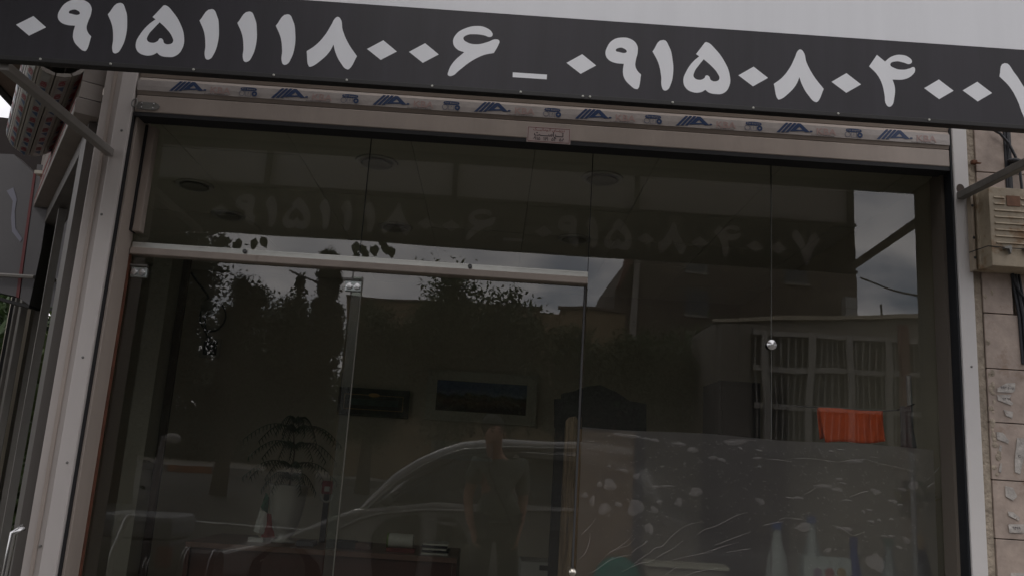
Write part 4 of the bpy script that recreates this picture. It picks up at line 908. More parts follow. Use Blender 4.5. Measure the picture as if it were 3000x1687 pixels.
MB().prism([(pA.x, pA.z - .01), (pA.x + .012, pA.z + .006), (pB.x - .01, pB.z + .006), (pB.x, pB.z - .01), (pC.x + (pC.x - pB.x)*.0, .101), (pD.x, .101)], ys_, ys_ + .03).done('board', WD, wp_, .003)
dcab = S(1812, 955, 2.6); dc2 = S(1915, 1110, 2.6)
kb = thing('dark_cabinet', 'tall dark cabinet in the right rear of the shop', 'cabinet', (dcab.x, 2.8, .1))
box('carcass', mat('cabinet_black', (.02, .015, .013), .5), dcab.x, dc2.x, 2.62, 3.1, .1, dcab.z, kb); box('door', mat('cabinet_front', (.03, .022, .02), .4), dcab.x + .02, dc2.x - .02, 2.60, 2.618, .15, dcab.z - .04, kb)
box('handle', STEEL, dcab.x + .05, dcab.x + .06, 2.585, 2.599, 1.3, 1.5, kb)
# towel on a cord, pipe, hanging bag
YT = .27
tw = thing('orange_towel', 'bright orange towel folded over a cord inside the glass', 'towel', tuple(S(2137, 1068, YT)))
def cloth(corners, folds, amp, m, nm, par, nx=28, nz=10, dyy=0, sag=.008):
    A, B, C_, D_ = [Vector(c) for c in corners]; vs_ = []
    for i in range(nz+1):
        u = i/nz
        for j in range(nx+1):
            v = j/nx; p = A.lerp(B, v).lerp(D_.lerp(C_, v), u); p.y += dyy + amp*(.2+u)*math.sin(v*folds + u) + .004*math.sin(v*31+u*5); p.z += .6*sag*math.sin(v*math.pi*2.2)*(.4+u*.6); vs_.append(tuple(p))
    W_ = nx+1
    o = MB().add(vs_, [(i*W_+j, i*W_+j+1, (i+1)*W_+j+1, (i+1)*W_+j) for i in range(nz) for j in range(nx)]).done(nm, m, par, smooth=True)
    s_ = o.modifiers.new('solid', 'SOLIDIFY'); s_.thickness = .003; return o
ORG = mat('orange_towel', (.85, .13, .03), .9, 0, .12, 30, .4, 160, transl=.25)
cloth([S(2058, 1024, YT), S(2219, 1034, YT), S(2227, 1111, YT), S(2076, 1113, YT)], 6, .003, ORG, 'front_fold', tw)
cloth([S(2055, 1026, YT + .02), S(2200, 1034, YT + .02), S(2200, 1085, YT + .02), S(2062, 1104, YT + .02)], 9, .005, ORG, 'back_fold', tw)
ca_ = [S(1960, 1018, YT + .01), S(2058, 1024, YT + .01), S(2219, 1034, YT + .01), S(2260, 1030, YT + .01), S(2300, 1016, YT + .01)]
tag(MB().tube([tuple(v) for v in ca_], .0025, 5).done('cord', BLK), 'thin dark cord holding the orange towel', 'cord')
pp1, pp2 = S(2285, 945, YT + .03), S(2296, 1125, YT + .03)
tag(MB().tube([(pp1.x, YT + .03, pp1.z), (pp1.x + .003, YT + .03, (pp1.z+pp2.z)/2), (pp1.x + .006, YT + .03, .10)], .012, 8).done('white_pipe', mat('pvc_pipe', (.34, .34, .34), .5)), 'white upright pipe that the cord is tied to', 'pipe')
tag(cloth([S(2262, 1022, YT), S(2290, 1022, YT), S(2304, 1128, YT), S(2266, 1128, YT)], 14, .008, mat('plastic_bag', (.22, .22, .23), .4, 0, .2, 12, transl=.3), 'plastic_bag', None, 14, 10, -.01), 'crumpled pale plastic bag hanging on the white pipe', 'bag')
# things on the low shelf behind the film
shz = S(2000, 1560, .5).z
ZS = .62
tag(box('display_shelf', mat('shelf_dark', (.06, .05, .045), .6), .45, 1.86, .26, .75, ZS - .03, ZS), 'low dark display shelf behind the plastic film', 'shelf')
tc_ = RVz = S(1553, 1462, .45)
td = thing('teal_dish', 'round teal plastic lid standing on the shelf', 'dish', tuple(tc_))
rdish = tc_.x - S(1492, 1462, .45).x
MB().lathe([(rdish, 0), (rdish*.98, -.015), (rdish*.6, -.02), (rdish*.55, -.012), (.0001, -.012)], (tc_.x, .46, tc_.z), 36, 'y').done('disc', mat('teal_plastic', (.03, .22, .17), .4), td)
MB().box(tc_.x - .02, tc_.x + .02, .462, .49, ZS + .001, tc_.z).done('stand', BLK, td)
ta, tb2 = S(1628, 1410, .40), S(1826, 1427, .40)
tr_ = thing('cream_tray', 'dusty cream metal tray with two screws leaning behind the film', 'tray', tuple(ta))
box('face', mat('cream_dusty', (.36, .33, .26), .6, 0, .25, 12, .2, 30), ta.x, tb2.x, .40, .42, ZS + .001, ta.z - .025, tr_, .003)
MB().prism([(.375, ta.z - .02), (.375, ta.z - .008), (.47, ta.z + .002), (.47, ta.z - .012)], ta.x - .01, tb2.x + .01, 'x').done('top_ledge', mat('ledge_cream', (.48, .45, .37), .5, 0, .2, 12), tr_, .002)
for x in (ta.x + .03, tb2.x - .03): MB().lathe([(.009, 0), (.006, -.006), (.0001, -.007)], (x, .3995, ta.z - .05), 10, 'y').done('screw', CREAM, tr_)
def bottle(cx, top, neckz, r0, m, capm, lab, y=.5, caph=.03, nm='bottle'):
    q = S(cx, top, y); t = thing(nm, lab, 'bottle', (q.x, y, ZS)); zt = q.z; zb = ZS + .001; h = zt - zb
    MB().lathe([(r0*.95, zb), (r0, zb + .01), (r0, zb + h*.62), (r0*.8, zb + h*.76), (r0*.38, zb + h*.90), (r0*.34, zt - caph)], (q.x, y, 0), 18).done('body', m, t, smooth=True)
    MB().lathe([(r0*.42, zt - caph + .0005), (r0*.42, zt - .002), (r0*.36, zt)], (q.x, y, 0), 14).done('cap', capm, t); return t
MILK = mat('milky_plastic', (.42, .45, .44), .35, 0, .1, 10); BCAP = mat('blue_cap', (.03, .10, .32), .4); GCAP = mat('green_cap', (.03, .16, .10), .4)
bottle(1955, 1313, 0, .052, MILK, BCAP, 'milky bottle beside the thin glass joint, left of the others')
bottle(2042, 1297, 0, .050, MILK, BCAP, 'milky bottle with blue cap behind the white box')
bottle(2236, 1355, 0, .045, MILK, GCAP, 'pale bottle with green cap, right of the blue one')
bottle(2148, 1352, 0, .038, mat('blue_plastic', (.02, .06, .26), .4), mat('blue_plastic', (.02, .06, .26), .4), 'deep blue spray bottle right of the white box')
bottle(2318, 1340, 0, .042, mat('bottle_dark', (.02, .03, .045), .2), mat('neck_foil', (.38, .27, .12), .4), 'dark bottle with yellow foil neck at the right', caph=.07)
wa, wb = S(2024, 1392, .44), S(2143, 1405, .44)
wbx = thing('white_box', 'white cardboard box with pastel round prints on the shelf', 'box', tuple(wa))
box('carton', mat('white_card', (.58, .62, .60), .6), wa.x, wb.x, .44, .52, ZS + .001, wb.z, wbx, .002)
for k, c_ in enumerate(((.30, .22, .30), (.38, .14, .14), (.42, .30, .12))):
    q = S(2058 + 30*k, 1440, .4385); MB().lathe([(.021, 0), (.0001, -.001)], (q.x, .4395, q.z), 18, 'y').done('round_print', mat('print_dot_%s' % 'abc'[k], c_, .6), wbx)
lp2 = thing('leafy_house_plant', 'green and yellow leafy plant behind the film at the right', 'plant', tuple(S(2300, 1300, .55)))
r = random.Random(9); b1, b2 = MB(), MB()
for i in range(90):
    q = S(2295 + r.gauss(0, 26), 1250 + r.gauss(0, 36), .55 + r.uniform(-.05, .08)); leaf_mesh(b1 if i % 3 else b2, q, r.uniform(.014, .030), r)
b1.done('green_leaves', mat('house_leaf', (.04, .12, .02), .5, transl=.3), lp2); b2.done('yellow_leaves', mat('house_leaf_yellow', (.30, .26, .03), .5, transl=.3), lp2)
q = S(2300, 1250, .56); MB().tube([(q.x, .56, ZS), (q.x + .01, .56, q.z), (q.x - .02, .57, q.z + .08)], .004, 5).done('stem', DGREEN, lp2)
MB().lathe([(.03, ZS + .001), (.045, ZS + .10), (.048, ZS + .11), (.001, ZS + .10)], (q.x, .56, 0), 16).done('pot', BLK, lp2)
pj = S(1365, 1425, 2.2)
pj_t = thing('printer', 'small pale office machine behind the reflected arm', 'printer', (pj.x, 2.3, DK - .1))
box('body', mat('printer_grey', (.30, .29, .27), .5), pj.x - .14, pj.x + .15, 2.2, 2.5, .60, pj.z + .03, pj_t, .01); box('tray', BLK, pj.x - .02, pj.x + .06, 2.19, 2.1985, pj.z - .02, pj.z + .01, pj_t)
box('stand', DWOOD, pj.x - .16, pj.x + .17, 2.2, 2.55, .1, .599, pj_t)

# ------------------------------------------------------------------ wrinkled protective film on the glass
def filmmat(name, op, col, sc_):
    m = bpy.data.materials.new(name); m.use_nodes = True; t = m.node_tree; t.nodes.clear()
    out = t.nodes.new('ShaderNodeOutputMaterial'); tr = t.nodes.new('ShaderNodeBsdfTransparent'); tr.inputs[0].default_value = (.92, .92, .92, 1)
    df = t.nodes.new('ShaderNodeBsdfDiffuse'); df.inputs[0].default_value = (*col, 1); gl = t.nodes.new('ShaderNodeBsdfGlossy'); gl.inputs['Roughness'].default_value = .3
    co = t.nodes.new('ShaderNodeTexCoord'); n = t.nodes.new('ShaderNodeTexNoise'); n.inputs['Scale'].default_value = sc_; n.inputs['Detail'].default_value = 9; n.inputs['Roughness'].default_value = .75
    t.links.new(co.outputs['Object'], n.inputs[0]); bp = t.nodes.new('ShaderNodeBump'); bp.inputs['Strength'].default_value = .5; bp.inputs['Distance'].default_value = .01
    n2 = t.nodes.new('ShaderNodeTexNoise'); n2.inputs['Scale'].default_value = 14; n2.inputs['Detail'].default_value = 3; t.links.new(co.outputs['Object'], n2.inputs[0]); t.links.new(n2.outputs['Fac'], bp.inputs['Height'])
    t.links.new(bp.outputs[0], gl.inputs['Normal'])
    mr = t.nodes.new('ShaderNodeMapRange'); mr.inputs[1].default_value = .3; mr.inputs[2].default_value = .7; mr.inputs[3].default_value = op * .6; mr.inputs[4].default_value = op * 1.4; t.links.new(n.outputs['Fac'], mr.inputs[0])
    rf = t.nodes.new('ShaderNodeBsdfRefraction'); rf.inputs['IOR'].default_value = 1.02; rf.inputs['Roughness'].default_value = .55; rf.inputs[0].default_value = (.92, .92, .92, 1)
    bl = t.nodes.new('ShaderNodeMixShader'); bl.inputs[0].default_value = .45; t.links.new(tr.outputs[0], bl.inputs[1]); t.links.new(rf.outputs[0], bl.inputs[2])
    a = t.nodes.new('ShaderNodeMixShader'); t.links.new(mr.outputs[0], a.inputs[0]); t.links.new(bl.outputs[0], a.inputs[1]); t.links.new(df.outputs[0], a.inputs[2])
    b = t.nodes.new('ShaderNodeMixShader'); b.inputs[0].default_value = .03; t.links.new(a.outputs[0], b.inputs[1]); t.links.new(gl.outputs[0], b.inputs[2]); t.links.new(b.outputs[0], out.inputs[0]); return m
pf = thing('plastic_film', 'wrinkled translucent plastic sheet stuck over the lower right glass', 'plastic sheet', (1.1, .155, 1.0))
YFm = G - .004
b = MB(); nx, nz = 70, 50; vs_ = []
for i in range(nz+1):
    for j in range(nx+1):
        x = .372 + (1.845 - .372)*j/nx; z = .45 + (1.634 - .45)*i/nz
        vs_.append((x, YFm + .0022*noise.noise(Vector((x*6, 0, z*7))), z + (.004*math.sin(x*9) if i == nz else 0)))
b.add(vs_, [(i*(nx+1)+j, i*(nx+1)+j+1, (i+1)*(nx+1)+j+1, (i+1)*(nx+1)+j) for i in range(nz) for j in range(nx)]).done('sheet', filmmat('sheet_film', .080, (.44, .42, .41), 85), pf, smooth=True)
WR = filmmat('wrinkle_film', .26, (.62, .58, .56), 40); BU = filmmat('bubble_film', .15, (.55, .52, .50), 60)
YW = YFm - .004
def Q(o, sc_, a, b_): return P(o[0] + a/sc_, o[1] + b_/sc_, YW)
for o, s_, L in (((1500,1124),2.573,((870,390,100,14),(1010,410,32,10),(1075,425,40,13),(1260,452,50,16),(1362,497,55,18),(1512,557,35,15),(1582,574,28,17),(840,653,33,17),(937,697,24,20),(738,758,55,38),(660,757,18,25),(695,940,40,50),(932,930,52,72),(605,880,22,35),(550,838,28,20),(1385,813,43,38),(1255,892,33,30),(1110,890,25,15),(1072,948,32,24),(1033,1090,30,48),(805,908,28,18),(1075,775,30,13),(1170,770,50,10),(1685,440,85,20),(1720,485,20,12),(1870,885,35,25),(1850,560,40,12),(1860,500,30,8),(730,622,18,10),(1865,625,20,10))),
                 ((2250,1300),3.744,((950,190,80,25),(600,460,90,28),(760,500,55,28),(330,592,55,22),(1180,520,60,30),(865,618,55,16),(1370,630,50,24),(1445,668,32,18),(390,910,85,45),(1180,1300,85,110),(840,930,90,26),(1520,1055,40,35),(1590,455,70,40),(1470,495,45,22),(660,1165,45,25),(1440,1135,35,20),(1050,745,20,25),(1110,725,35,15),(775,385,38,18),(820,430,40,12),(1270,1010,35,14),(1350,1010,45,16),(1215,835,30,16),(1350,825,25,18),(1130,850,40,20),(690,80,40,12),(780,60,50,10),(1160,145,50,8),(230,590,40,12)))):
    for cx, cy, rx, ry in L:
        c = Q(o, s_, cx, cy); ex = Q(o, s_, cx+rx, cy); ez = Q(o, s_, cx, cy+ry); n = 14
        a0 = rnd.uniform(0, 6); ring = [(c.x + (ex.x-c.x)*math.cos(t_)*rr_, YW + .0012, c.z + (c.z-ez.z)*math.sin(t_)*rr_) for t_, rr_ in ((6.283*k/n, 1 + .20*math.sin(2*6.283*k/n + a0) + .12*math.sin(3*6.283*k/n + a0*2) + .09*math.sin(5*6.283*k/n + a0*3)) for k in range(n))]
        MB().add(ring + [(c.x + (q_[0]-c.x)*.6, YW + .0007, c.z + (q_[2]-c.z)*.6) for q_ in ring] + [(c.x, YW + .0005, c.z)], [(k, (k+1) % n, n+(k+1) % n, n+k) for k in range(n)] + [(n+k, n+(k+1) % n, 2*n) for k in range(n)]).done('bubble', BU, pf, smooth=True)
fk = MB(); r = random.Random(41)
for i in range(900):
    x = r.uniform(.40, 1.82); z = 1.62 - abs(r.gauss(0, .30))
    if z < .6: continue
    a_ = r.gauss(.15 if x < 1.2 else -.45, .5); l_ = r.uniform(.0012, .008); w_ = l_ * r.uniform(.15, .45); u_, v_ = math.cos(a_), math.sin(a_)
    fk.add([(x - u_*l_, YW + .0008, z - v_*l_), (x + v_*w_, YW + .0006, z - u_*w_), (x + u_*l_, YW + .0008, z + v_*l_), (x - v_*w_, YW + .0010, z + u_*w_)], [(0, 1, 2, 3)])
fk.done('fine_crinkles', BU, pf, kind='stuff')
lines = (((1680,1500),4.954,(((330,790),(480,620),(620,530),(760,430),(860,330)),((600,560),(700,505),(790,480),(890,375)),((60,910),(240,875),(380,800),(520,700),(680,640),(850,615)),((830,600),(920,520),(1010,470),(1080,410)),
 ((830,790),(960,680),(1100,590),(1190,515),(1290,490),(1400,370),(1500,280),(1620,200),(1750,155),(1900,140)),((690,870),(850,790),(960,740),(1120,710),(1280,610),(1430,530),(1590,410)),((1340,720),(1560,660),(1800,610),(2030,575)),
 ((1800,610),(1980,560),(2150,500),(2400,430)),((2030,480),(2200,420),(2380,350),(2576,280)),((1790,330),(1900,250),(2060,200),(2240,110),(2380,40),(2530,0)),((1300,925),(1500,790)),((1600,925),(1800,860),(2100,810)),((2200,585),(2400,550),(2576,525)),((240,300),(230,420),(170,590),(60,690)),((100,340),(240,200),(320,90)))),
 ((2250,1300),3.744,(((-40,160),(130,175),(260,195)),((180,165),(400,155),(600,175),(750,195),(880,180),(1050,165),(1180,200),(1350,240),(1560,285)),((-60,890),(100,860),(170,850)),((110,835),(180,810),(280,815),(420,835)),((380,560),(480,510),(520,480)),((880,585),(1000,540),(1100,515)),((700,890),(820,930),(930,1000),(1060,960)),((1740,400),(1820,320),(1880,250)),((1750,470),(1830,415)))),
 ((1500,1124),2.573,(((765,370),(850,378),(975,402)),((1600,425),(1680,418),(1840,425)),((560,440),(620,428)))))
for o, s_, LL in lines:
    for L in LL:
        pp_ = [Q(o, s_, *q_) for q_ in L]; fine = []
        for i in range(len(pp_)-1):
            for k in range(4):
                t_ = k/4; a_, b_, c_, d_ = pp_[max(i-1,0)], pp_[i], pp_[i+1], pp_[min(i+2, len(pp_)-1)]
                fine.append(.5*((2*b_) + (-a_+c_)*t_ + (2*a_-5*b_+4*c_-d_)*t_*t_ + (-a_+3*b_-3*c_+d_)*t_**3))
        fine.append(pp_[-1]); n = len(fine)
        MB().tube([tuple(v) for v in fine], [.0003 + .0011*math.sin(math.pi*(i+.5)/(n))*max(.2, .7+1.1*noise.noise(v*26)) for i, v in enumerate(fine)], 5).done('wrinkle', WR, pf, smooth=True)
kb2 = S(1441, 1440, .12)
tag(MB().lathe([(.006, 0), (.006, -.012), (.016, -.014), (.017, -.020), (.012, -.028), (.0001, -.030)], (kb2.x, G - .012, kb2.z), 20, 'y').done('door_lock_knob', mat('lock_steel', (.7, .66, .58), .25, 1), None, smooth=True), 'round steel lock knob at the lower right of the glass door', 'knob')

# ------------------------------------------------------------------ car parked behind the photographer
CG = .13; CY = -5.25
car = thing('parked_car', 'silver grey hatchback parked side on behind the mirrored man', 'car', (0, CY, CG))
CARM = mat('car_paint', (.52, .51, .49), .25, .3, .03, 2); CGL = glassmat('car_glass', (.16, .17, .17), 2.2)
prof = [(-2.62,.28),(-2.64,.38),(-2.5,.44),(-2.1,.52),(-1.75,.66),(-1.45,.80),(-1.22,.90),(-.5,1.0),(.3,1.02),(1.62,1.02),(1.86,.95),(1.93,.55),(1.88,.26),(1.55,.24),(1.5,.45),(1.36,.58),(1.2,.62),(1.04,.58),(.90,.45),(.85,.22),(-1.45,.22),(-1.5,.38),(-1.64,.50),(-1.8,.54),(-1.96,.48),(-2.08,.38),(-2.12,.24)]
MB().prism([(x, z + CG) for x, z in prof], CY - .82, CY + .82).done('body', CARM, car, .03)
roof = [(-.30,1.44),(-.22,1.475),(.1,1.515),(.8,1.515),(1.25,1.46),(1.5,1.36),(1.5,1.33),(1.2,1.41),(.8,1.46),(.1,1.46),(-.22,1.42)]
MB().prism([(x, z + CG) for x, z in roof], CY - .64, CY + .64).done('roof', CARM, car, .015)
for s in (-1, 1):
    yy = CY + s*.66; yb2 = CY + s*.79
    def bar(p0, p1, r_, nm, m=CARM): MB().tube([(p0[0], yb2, p0[1]+CG), ((p0[0]+p1[0])/2, (yy+yb2)/2 + s*.02, (p0[1]+p1[1])/2+CG+.02), (p1[0], yy, p1[1]+CG)], r_, 8).done(nm, m, car, smooth=True)
    ys_off = 0 if s > 0 else -1.32
    ap = [RN(q[0], q[1], 8.38) for q in ((1047,1508),(1098,1453),(1160,1397),(1232,1356),(1293,1329),(1355,1311),(1488,1304),(1694,1307),(1850,1325))]
    MB().tube([(v.x, yy + s*(.10 - .10*min(1, i/5)), v.z) for i, v in enumerate(ap)], [.03,.045,.055,.058,.058,.055,.052,.05,.05], 8).done('windscreen_pillar', CARM, car, smooth=True)
    if s > 0:
        MB().tube([(v.x + .02, yy + .135 - .06*min(1, i/5), v.z - .012) for i, v in enumerate(ap)], .010, 6).done('drip_rail', mat('car_trim_and_highlight', (.6, .59, .56), .2, .3), car, smooth=True)
        for pl_ in (((1085,1640),(1088,1560),(1120,1525),(1160,1512),(1222,1508),(1236,1520),(1232,1600),(1218,1700),(1090,1700)), ((1284,1514),(1330,1516),(1352,1535),(1372,1590),(1385,1700),(1262,1700),(1272,1600))):
            q_ = [RN(a_, b2_, 8.25) for a_, b2_ in pl_]
            MB().prism([(v.x, v.z) for v in q_], CY + .8205, CY + .832).done('door_window', mat('dark_glass_paint', (.03, .03, .03), .12), car, .004)
        cr_ = [RN(a_, b2_, 8.24) for a_, b2_ in ((760,1652),(860,1612),(960,1562),(1047,1512))]
        MB().tube([(v.x, CY + .80, v.z + .01) for v in cr_], .014, 6).done('bonnet_highlight', mat('car_trim_and_highlight', (.6, .59, .56), .2, .3), car, smooth=True)  # pale tube stands in for the highlight running along the bonnet
        sh_ = [RN(a_, b2_, 8.22) for a_, b2_ in ((925,1598),(985,1552),(1050,1520),(1110,1503),(1240,1494),(1500,1496),(1800,1500))]
        MB().tube([(v.x, CY + .824, v.z) for v in sh_], .016, 6).done('shoulder_crease', CARM, car, smooth=True)
    bar((.25,.93), (.22,1.47), .035, 'door_pillar'); bar((1.60,.97), (1.42,1.38), .07, 'rear_pillar')
    mat('car_trim_and_highlight', (.6, .59, .56), .2, .3)
    MB().add([(-1.1, yb2 - s*.03, .92+CG), (1.58, yb2 - s*.03, 1.02+CG), (1.40, yy - s*.02, 1.38+CG), (.8, yy - s*.02, 1.46+CG), (-.25, yy - s*.02, 1.44+CG)], [(0,1,2,3,4)]).done('side_window', CGL, car)
    for x in (-.42, .55):
        MB().box(x, x + .16, CY + s*.822 - .008, CY + s*.822 + .012, .80+CG, .83+CG).done('door_handle', MATS['car_trim_and_highlight'], car, .005)
    for x in (-1.8, 1.2):
        wv = MB().lathe([(.30, -.09), (.31, -.06), (.31, .06), (.30, .09)], (x, CY + s*.72, .31+CG), 26, 'y').done('wheel', BLK, car, smooth=False)
        MB().lathe([(.20, -.096), (.19, -.085), (.06, -.08), (.0001, -.085)] if s < 0 else [(.0001, .085), (.06, .08), (.19, .085), (.20, .096)], (x, CY + s*.72, .31+CG), 20, 'y').done('rim', STEELD, wv)
    MB().ball((-.92, CY + s*.93, 1.0+CG), .075, 10, 7, (.8, 1.0, .7)).done('wing_mirror', mat('mirror_dark', (.06, .06, .06), .5), car, smooth=True)
MB().add([(-1.24, CY-.74, .88+CG), (-1.24, CY+.74, .88+CG), (-.26, CY+.60, 1.45+CG), (-.26, CY-.60, 1.45+CG)], [(0,1,2,3)]).done('windscreen', CGL, car)
for s in (-1, 1): MB().ball((-2.5, CY + s*.6, .38+CG), .10, 12, 8, (.9, 1.5, .7)).done('headlight', mat('lamp_clear', (.5, .5, .5), .1), car, smooth=True)
for x0 in (-.05, .95):
    MB().box(x0, x0 + .42, CY - .55, CY + .55, .45+CG, .62+CG).done('seat', BLK, car, .04); MB().box(x0 + .36, x0 + .48, CY - .55, CY + .55, .60+CG, 1.16+CG).done('seat', BLK, car, .04)

# ------------------------------------------------------------------ motorcycle with top case at the kerb
dvm = 5.2
m0, m1 = RV(283, 1290, dvm), RV(452, 1430, dvm); ym = m0.y
mo = thing('motorcycle', 'parked motorcycle with a big grey top case and red tail lamp', 'motorcycle', (m0.x - .6, ym, 0))
ztop, zsp, zbot = RV(360, 1287, dvm).z, RV(360, 1348, dvm).z, RV(360, 1428, dvm).z
TCM = mat('case_grey', (.36, .37, .38), .35, 0, .05, 3)
MB().box(m0.x, m1.x, ym - .20, ym + .20, zsp + .004, ztop).done('top_case_lid', TCM, mo, .035)
MB().box(m0.x + .01, m1.x - .01, ym - .19, ym + .19, zbot, zsp).done('top_case', mat('case_dark', (.20, .20, .20), .4), mo, .02)
MB().box(m1.x - .075, m1.x - .006, ym + .14, ym + .205, zbot + .03, zsp - .03).done('tail_lamp', mat('tail_red', (.22, .01, .01), .2), mo, .008)
MB().tube([(m1.x + .22, ym + .02, zbot + .02), (m1.x + .02, ym + .02, zbot + .02)], [.10, .10], 20).done('cargo_roll', mat('roll_dark', (.06, .055, .05), .5), mo)
for x in (m1.x + .03, m1.x + .05, m1.x + .19, m1.x - .12, m1.x - .10):
    MB().tube([(x, ym + .02 + (.112 if x > m1.x else .22)*math.sin(t_), zbot + .02 + .112*math.cos(t_)) for t_ in [2.4*i/12 - .3 for i in range(13)]], .005, 6).done('chrome_hoop', STEEL, mo, smooth=True)
xw0, xw1 = m1.x - .05, m1.x - 1.35
for x in (xw0, xw1):
    wv = MB().lathe([(.27, -.05), (.30, -.03), (.30, .03), (.27, .05)], (x, ym, .33), 26, 'y').done('wheel', BLK, mo)
    MB().lathe([(.24, -.02), (.245, .02)], (x, ym, .33), 26, 'y').done('rim', STEELD, wv)
MB().prism([(xw1 + .35, .62), (xw1 + .45, .86), (xw1 + .75, .90), (xw1 + .85, .76), (xw1 + .8, .62)], ym - .13, ym + .13).done('fuel_tank', mat('tank_black', (.02, .02, .022), .2), mo, .04)
MB().prism([(xw1 + .8, .74), (xw1 + .86, .82), (xw0 + .05, zbot - .08), (xw0 + .05, zbot - .15), (xw1 + .8, .68)], ym - .12, ym + .12).done('seat', BLK, mo, .03)
MB().box(xw1 + .45, xw1 + .85, ym - .14, ym + .14, .30, .60).done('engine', STEELD, mo, .03)
for s in (-1, 1):
    MB().tube([(xw1, ym + s*.08, .33), (xw1 + .22, ym + s*.08, .98)], .022, 8).done('fork', STEEL, mo)
    MB().tube([(xw1 + .22, ym + s*.05, .98), (xw1 + .24, ym + s*.2, 1.06), (xw1 + .36, ym + s*.36, 1.04)], .014, 8).done('handlebar', BLK, mo)
    MB().ball((xw1 + .25, ym + s*.36, 1.22), .06, 10, 6, (.3, 1, .8)).done('mirror', BLK, mo)
MB().ball((xw1 + .12, ym, .92), .10, 14, 8, (.7, 1, 1)).done('headlamp', STEEL, mo, smooth=True)
MB().tube([(xw1 + .5, ym + .15, .32), (xw0 + .25, ym + .17, .40)], [.03, .05], 10).done('exhaust', STEEL, mo)
MB().prism([(xw0 - .3, .62), (xw0 - .1, .68), (xw0 + .15, .6), (xw0 + .1, zbot - .001), (xw0 - .3, zbot - .001)], ym - .03, ym + .03).done('rear_frame', BLK, mo)

# ------------------------------------------------------------------ the photographer, seen in the glass
def skin(nodes, edges, m, name, parent=None, sub=2, smooth=True):
    me = bpy.data.meshes.new(name); names = list(nodes); me.from_pydata([nodes[n][0] for n in names], [(names.index(a), names.index(b)) for a, b in edges], [])
    o = bpy.data.objects.new(name, me); COL.objects.link(o)
    bm = bmesh.new(); bm.from_mesh(me); L = bm.verts.layers.skin.verify()
    for v, n in zip(bm.verts, names):
        r_ = nodes[n][1]; v[L].radius = (r_, r_) if not isinstance(r_, tuple) else r_
        v[L].use_root = (n == names[0])
    bm.to_mesh(me); bm.free()
    o.modifiers.new('skin', 'SKIN'); s_ = o.modifiers.new('sub', 'SUBSURF'); s_.levels = s_.render_levels = sub
    n_ = bake(o, name, m, Matrix.Identity(4), parent); 
    if smooth: n_.data.shade_smooth()
    return n_
PO = Vector((.075, -3.79, .04))
per = thing('person', 'man in dark grey T-shirt standing before the parked car, mirrored in the glass', 'person', tuple(PO))
RT_ = Matrix.Rotation(R(-16), 3, 'Z')
def J(x, y, z): return tuple(PO + RT_ @ Vector((x * 1.20, y * 1.08, z * 1.03)))
SKIN = mat('skin', (.56, .29, .20), .55, 0, .08, 20); SHIRT = mat('tshirt_grey', (.17, .19, .165), .9, 0, .45, 6, 1.0, 8); TRS = mat('trousers_dark', (.02, .025, .035), .9, 0, .2, 10)
HX = -.065
bn = dict(pelvis=(J(0,0,.98), .12), belly=(J(0,.01,1.12), .12), chest=(J(0,0,1.33), .13), neck0=(J(-.025,0,1.45), .072), neck1=(J(-.048,.015,1.505), .064), jaw=(J(HX,.03,1.575), .076), head=(J(HX,.02,1.655), .094), crown=(J(HX,.01,1.725), .082),
    nose=(J(HX,.118,1.64), .014),
    shR=(J(.17,-.01,1.42), .06), elR=(J(.205,-.05,1.12), .047), foR=(J(.18,.0,.99), .041), wrR=(J(.14,.06,.85), .028),
    shL=(J(-.17,.02,1.42), .06), elL=(J(-.20,-.03,1.13), .045), foL=(J(-.19,.02,1.0), .039), wrL=(J(-.165,.07,.87), .028),
    hipR=(J(.09,0,.92), .09), kneeR=(J(.10,.02,.50), .055), ankR=(J(.10,0,.10), .038), hipL=(J(-.09,0,.92), .09), kneeL=(J(-.10,.03,.50), .055), ankL=(J(-.11,0,.10), .038))
be = [('pelvis','belly'),('belly','chest'),('chest','neck0'),('neck0','neck1'),('neck1','jaw'),('jaw','head'),('head','crown'),('head','nose'),('chest','shR'),('shR','elR'),('elR','foR'),('foR','wrR'),('chest','shL'),('shL','elL'),('elL','foL'),('foL','wrL'),
    ('pelvis','hipR'),('hipR','kneeR'),('kneeR','ankR'),('pelvis','hipL'),('hipL','kneeL'),('kneeL','ankL')]
# hands: palm and five curled fingers each, grown from the wrist
def hand(pre, wr, d, side_, pal):
    d = Vector(d).normalized(); s = Vector(side_).normalized(); n = Vector(pal).normalized(); w0 = Vector(wr)
    bn[pre+'palm'] = (tuple(w0 + d*.055), (.032, .016)); be.append(('wr'+pre, pre+'palm'))
    for i, (off, L_) in enumerate(((-.028, .060), (-.010, .070), (.010, .066), (.027, .052))):
        k0 = w0 + d*.085 + s*off; k1 = k0 + (d*.75 + n*.65).normalized()*L_*.55; k2 = k1 + (d*.1 + n*1.0).normalized()*L_*.5
        bn[f'{pre}f{i}a'] = (tuple(k0), .0095); bn[f'{pre}f{i}b'] = (tuple(k1), .0085); bn[f'{pre}f{i}c'] = (tuple(k2), .007)
        be.extend([(pre+'palm', f'{pre}f{i}a'), (f'{pre}f{i}a', f'{pre}f{i}b'), (f'{pre}f{i}b', f'{pre}f{i}c')])
    t0 = w0 + d*.03 - s*.036 + n*.01; t1 = t0 + (d*.6 - s*.5 + n*.5).normalized()*.04; t2 = t1 + (d*.8 + n*.5).normalized()*.03
    for k, p in enumerate((t0, t1, t2)): bn[f'{pre}t{k}'] = (tuple(p), (.0125, .0105, .0085)[k])
    be.extend([(pre+'palm', pre+'t0'), (pre+'t0', pre+'t1'), (pre+'t1', pre+'t2')])
hand('R', bn['wrR'][0], (-.05,.25,-1), (0,1,.2), (-1,0,0))
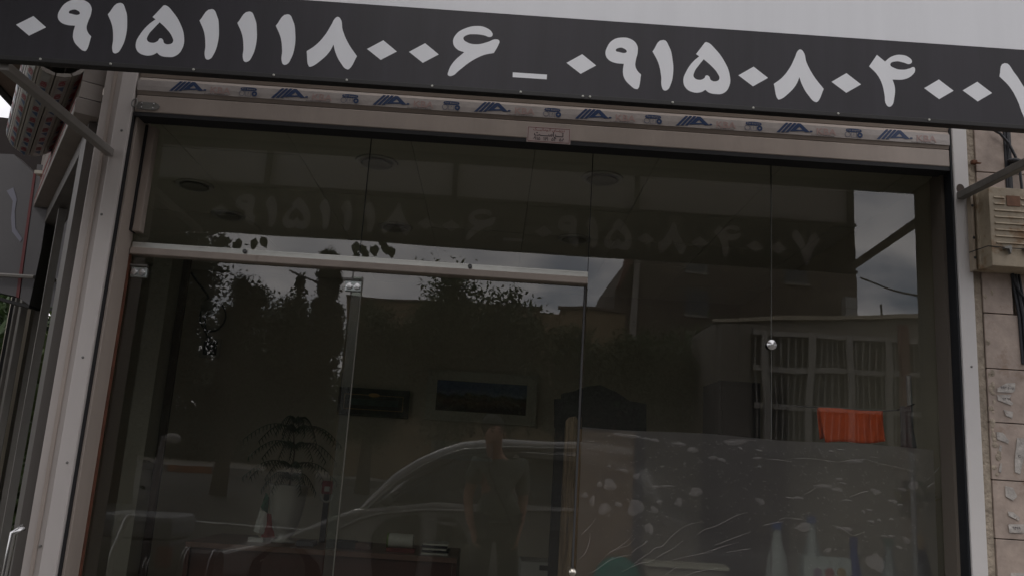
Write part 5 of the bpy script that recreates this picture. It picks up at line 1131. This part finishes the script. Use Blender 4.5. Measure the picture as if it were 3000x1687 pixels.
hand('L', bn['wrL'][0], (.05,.25,-1), (0,1,.2), (1,0,0))
skin(bn, be, SKIN, 'body', per)
def grow(keys, add, over=None):
    o = {}
    for k in keys:
        p, r_ = bn[k]; o[k] = (p, (r_ if not isinstance(r_, tuple) else r_[0]) + add)
    if over: o.update(over)
    return o
lerp = lambda a, b, t: tuple(Vector(a).lerp(Vector(b), t))
sh_n = grow(['chest','belly','shR','shL'], .018, dict(hem=(J(0,.005,.80), .13), hR=(J(.085,.005,1.0), .115), hL=(J(-.085,.005,1.0), .115), gR=(J(.09,.005,.76), .115), gL=(J(-.09,.005,.76), .115), cR=(J(.10,0,1.30), .115), cL=(J(-.10,0,1.30), .115), neckb=(J(-.01,0,1.435), .085), slR=(lerp(bn['shR'][0], bn['elR'][0], .88), .066), slL=(lerp(bn['shL'][0], bn['elL'][0], .62), .070)))
skin(sh_n, [('chest','belly'),('belly','hem'),('belly','hR'),('belly','hL'),('hR','gR'),('hL','gL'),('chest','cR'),('chest','cL'),('chest','neckb'),('chest','shR'),('chest','shL'),('shR','slR'),('shL','slL')], SHIRT, 'tshirt', per)
tr_n = grow(['pelvis','hipR','kneeR','hipL','kneeL'], .022, dict(aR=(J(.10,0,.08), .07), aL=(J(-.11,0,.08), .07)))
skin(tr_n, [('pelvis','hipR'),('hipR','kneeR'),('kneeR','aR'),('pelvis','hipL'),('hipL','kneeL'),('kneeL','aL')], TRS, 'trousers', per)
for s in (1, -1): MB().ball(J(.105*s, .06, .05), .06, 12, 8, (.8, 2.2, .8)).done('shoe', BLK, per, smooth=True)
MB()._el(J(HX, -.016, 1.715), .112, 18, 10, (.92, 1.0, .90)).done('hair', mat('hair_black', (.012, .009, .008), .7, 0, .3, 30, .6, 60), per, smooth=True)
for s in (-1, 1):
    MB().ball(J(HX + .030*s, .103, 1.665), .012, 8, 6).done('eye', mat('eye_dark', (.05, .04, .04), .2), per, smooth=True)
    MB().ball(J(HX + .085*s, .01, 1.645), .026, 8, 6, (.4, .7, 1.1)).done('ear', SKIN, per, smooth=True)
    MB().tube([J(HX + .015*s, .115, 1.688), J(HX + .045*s, .104, 1.690)], .005, 6).done('eyebrow', MATS['hair_black'], per)
MB().tube([J(HX - .022, .104, 1.595), J(HX, .110, 1.593), J(HX + .022, .104, 1.595)], .006, 6).done('mouth', mat('lips', (.25, .09, .08), .5), per)
st_ = [J(-.10, .09, 1.47), J(-.11, .155, 1.36), J(-.06, .175, 1.22), (J(.02, .175, 1.06)), J(.09, .17, .90)]
tag(MB().tube(st_, .011, 6).done('bag_strap', BLK, None, smooth=True), 'black shoulder strap across the grey T-shirt', 'strap')
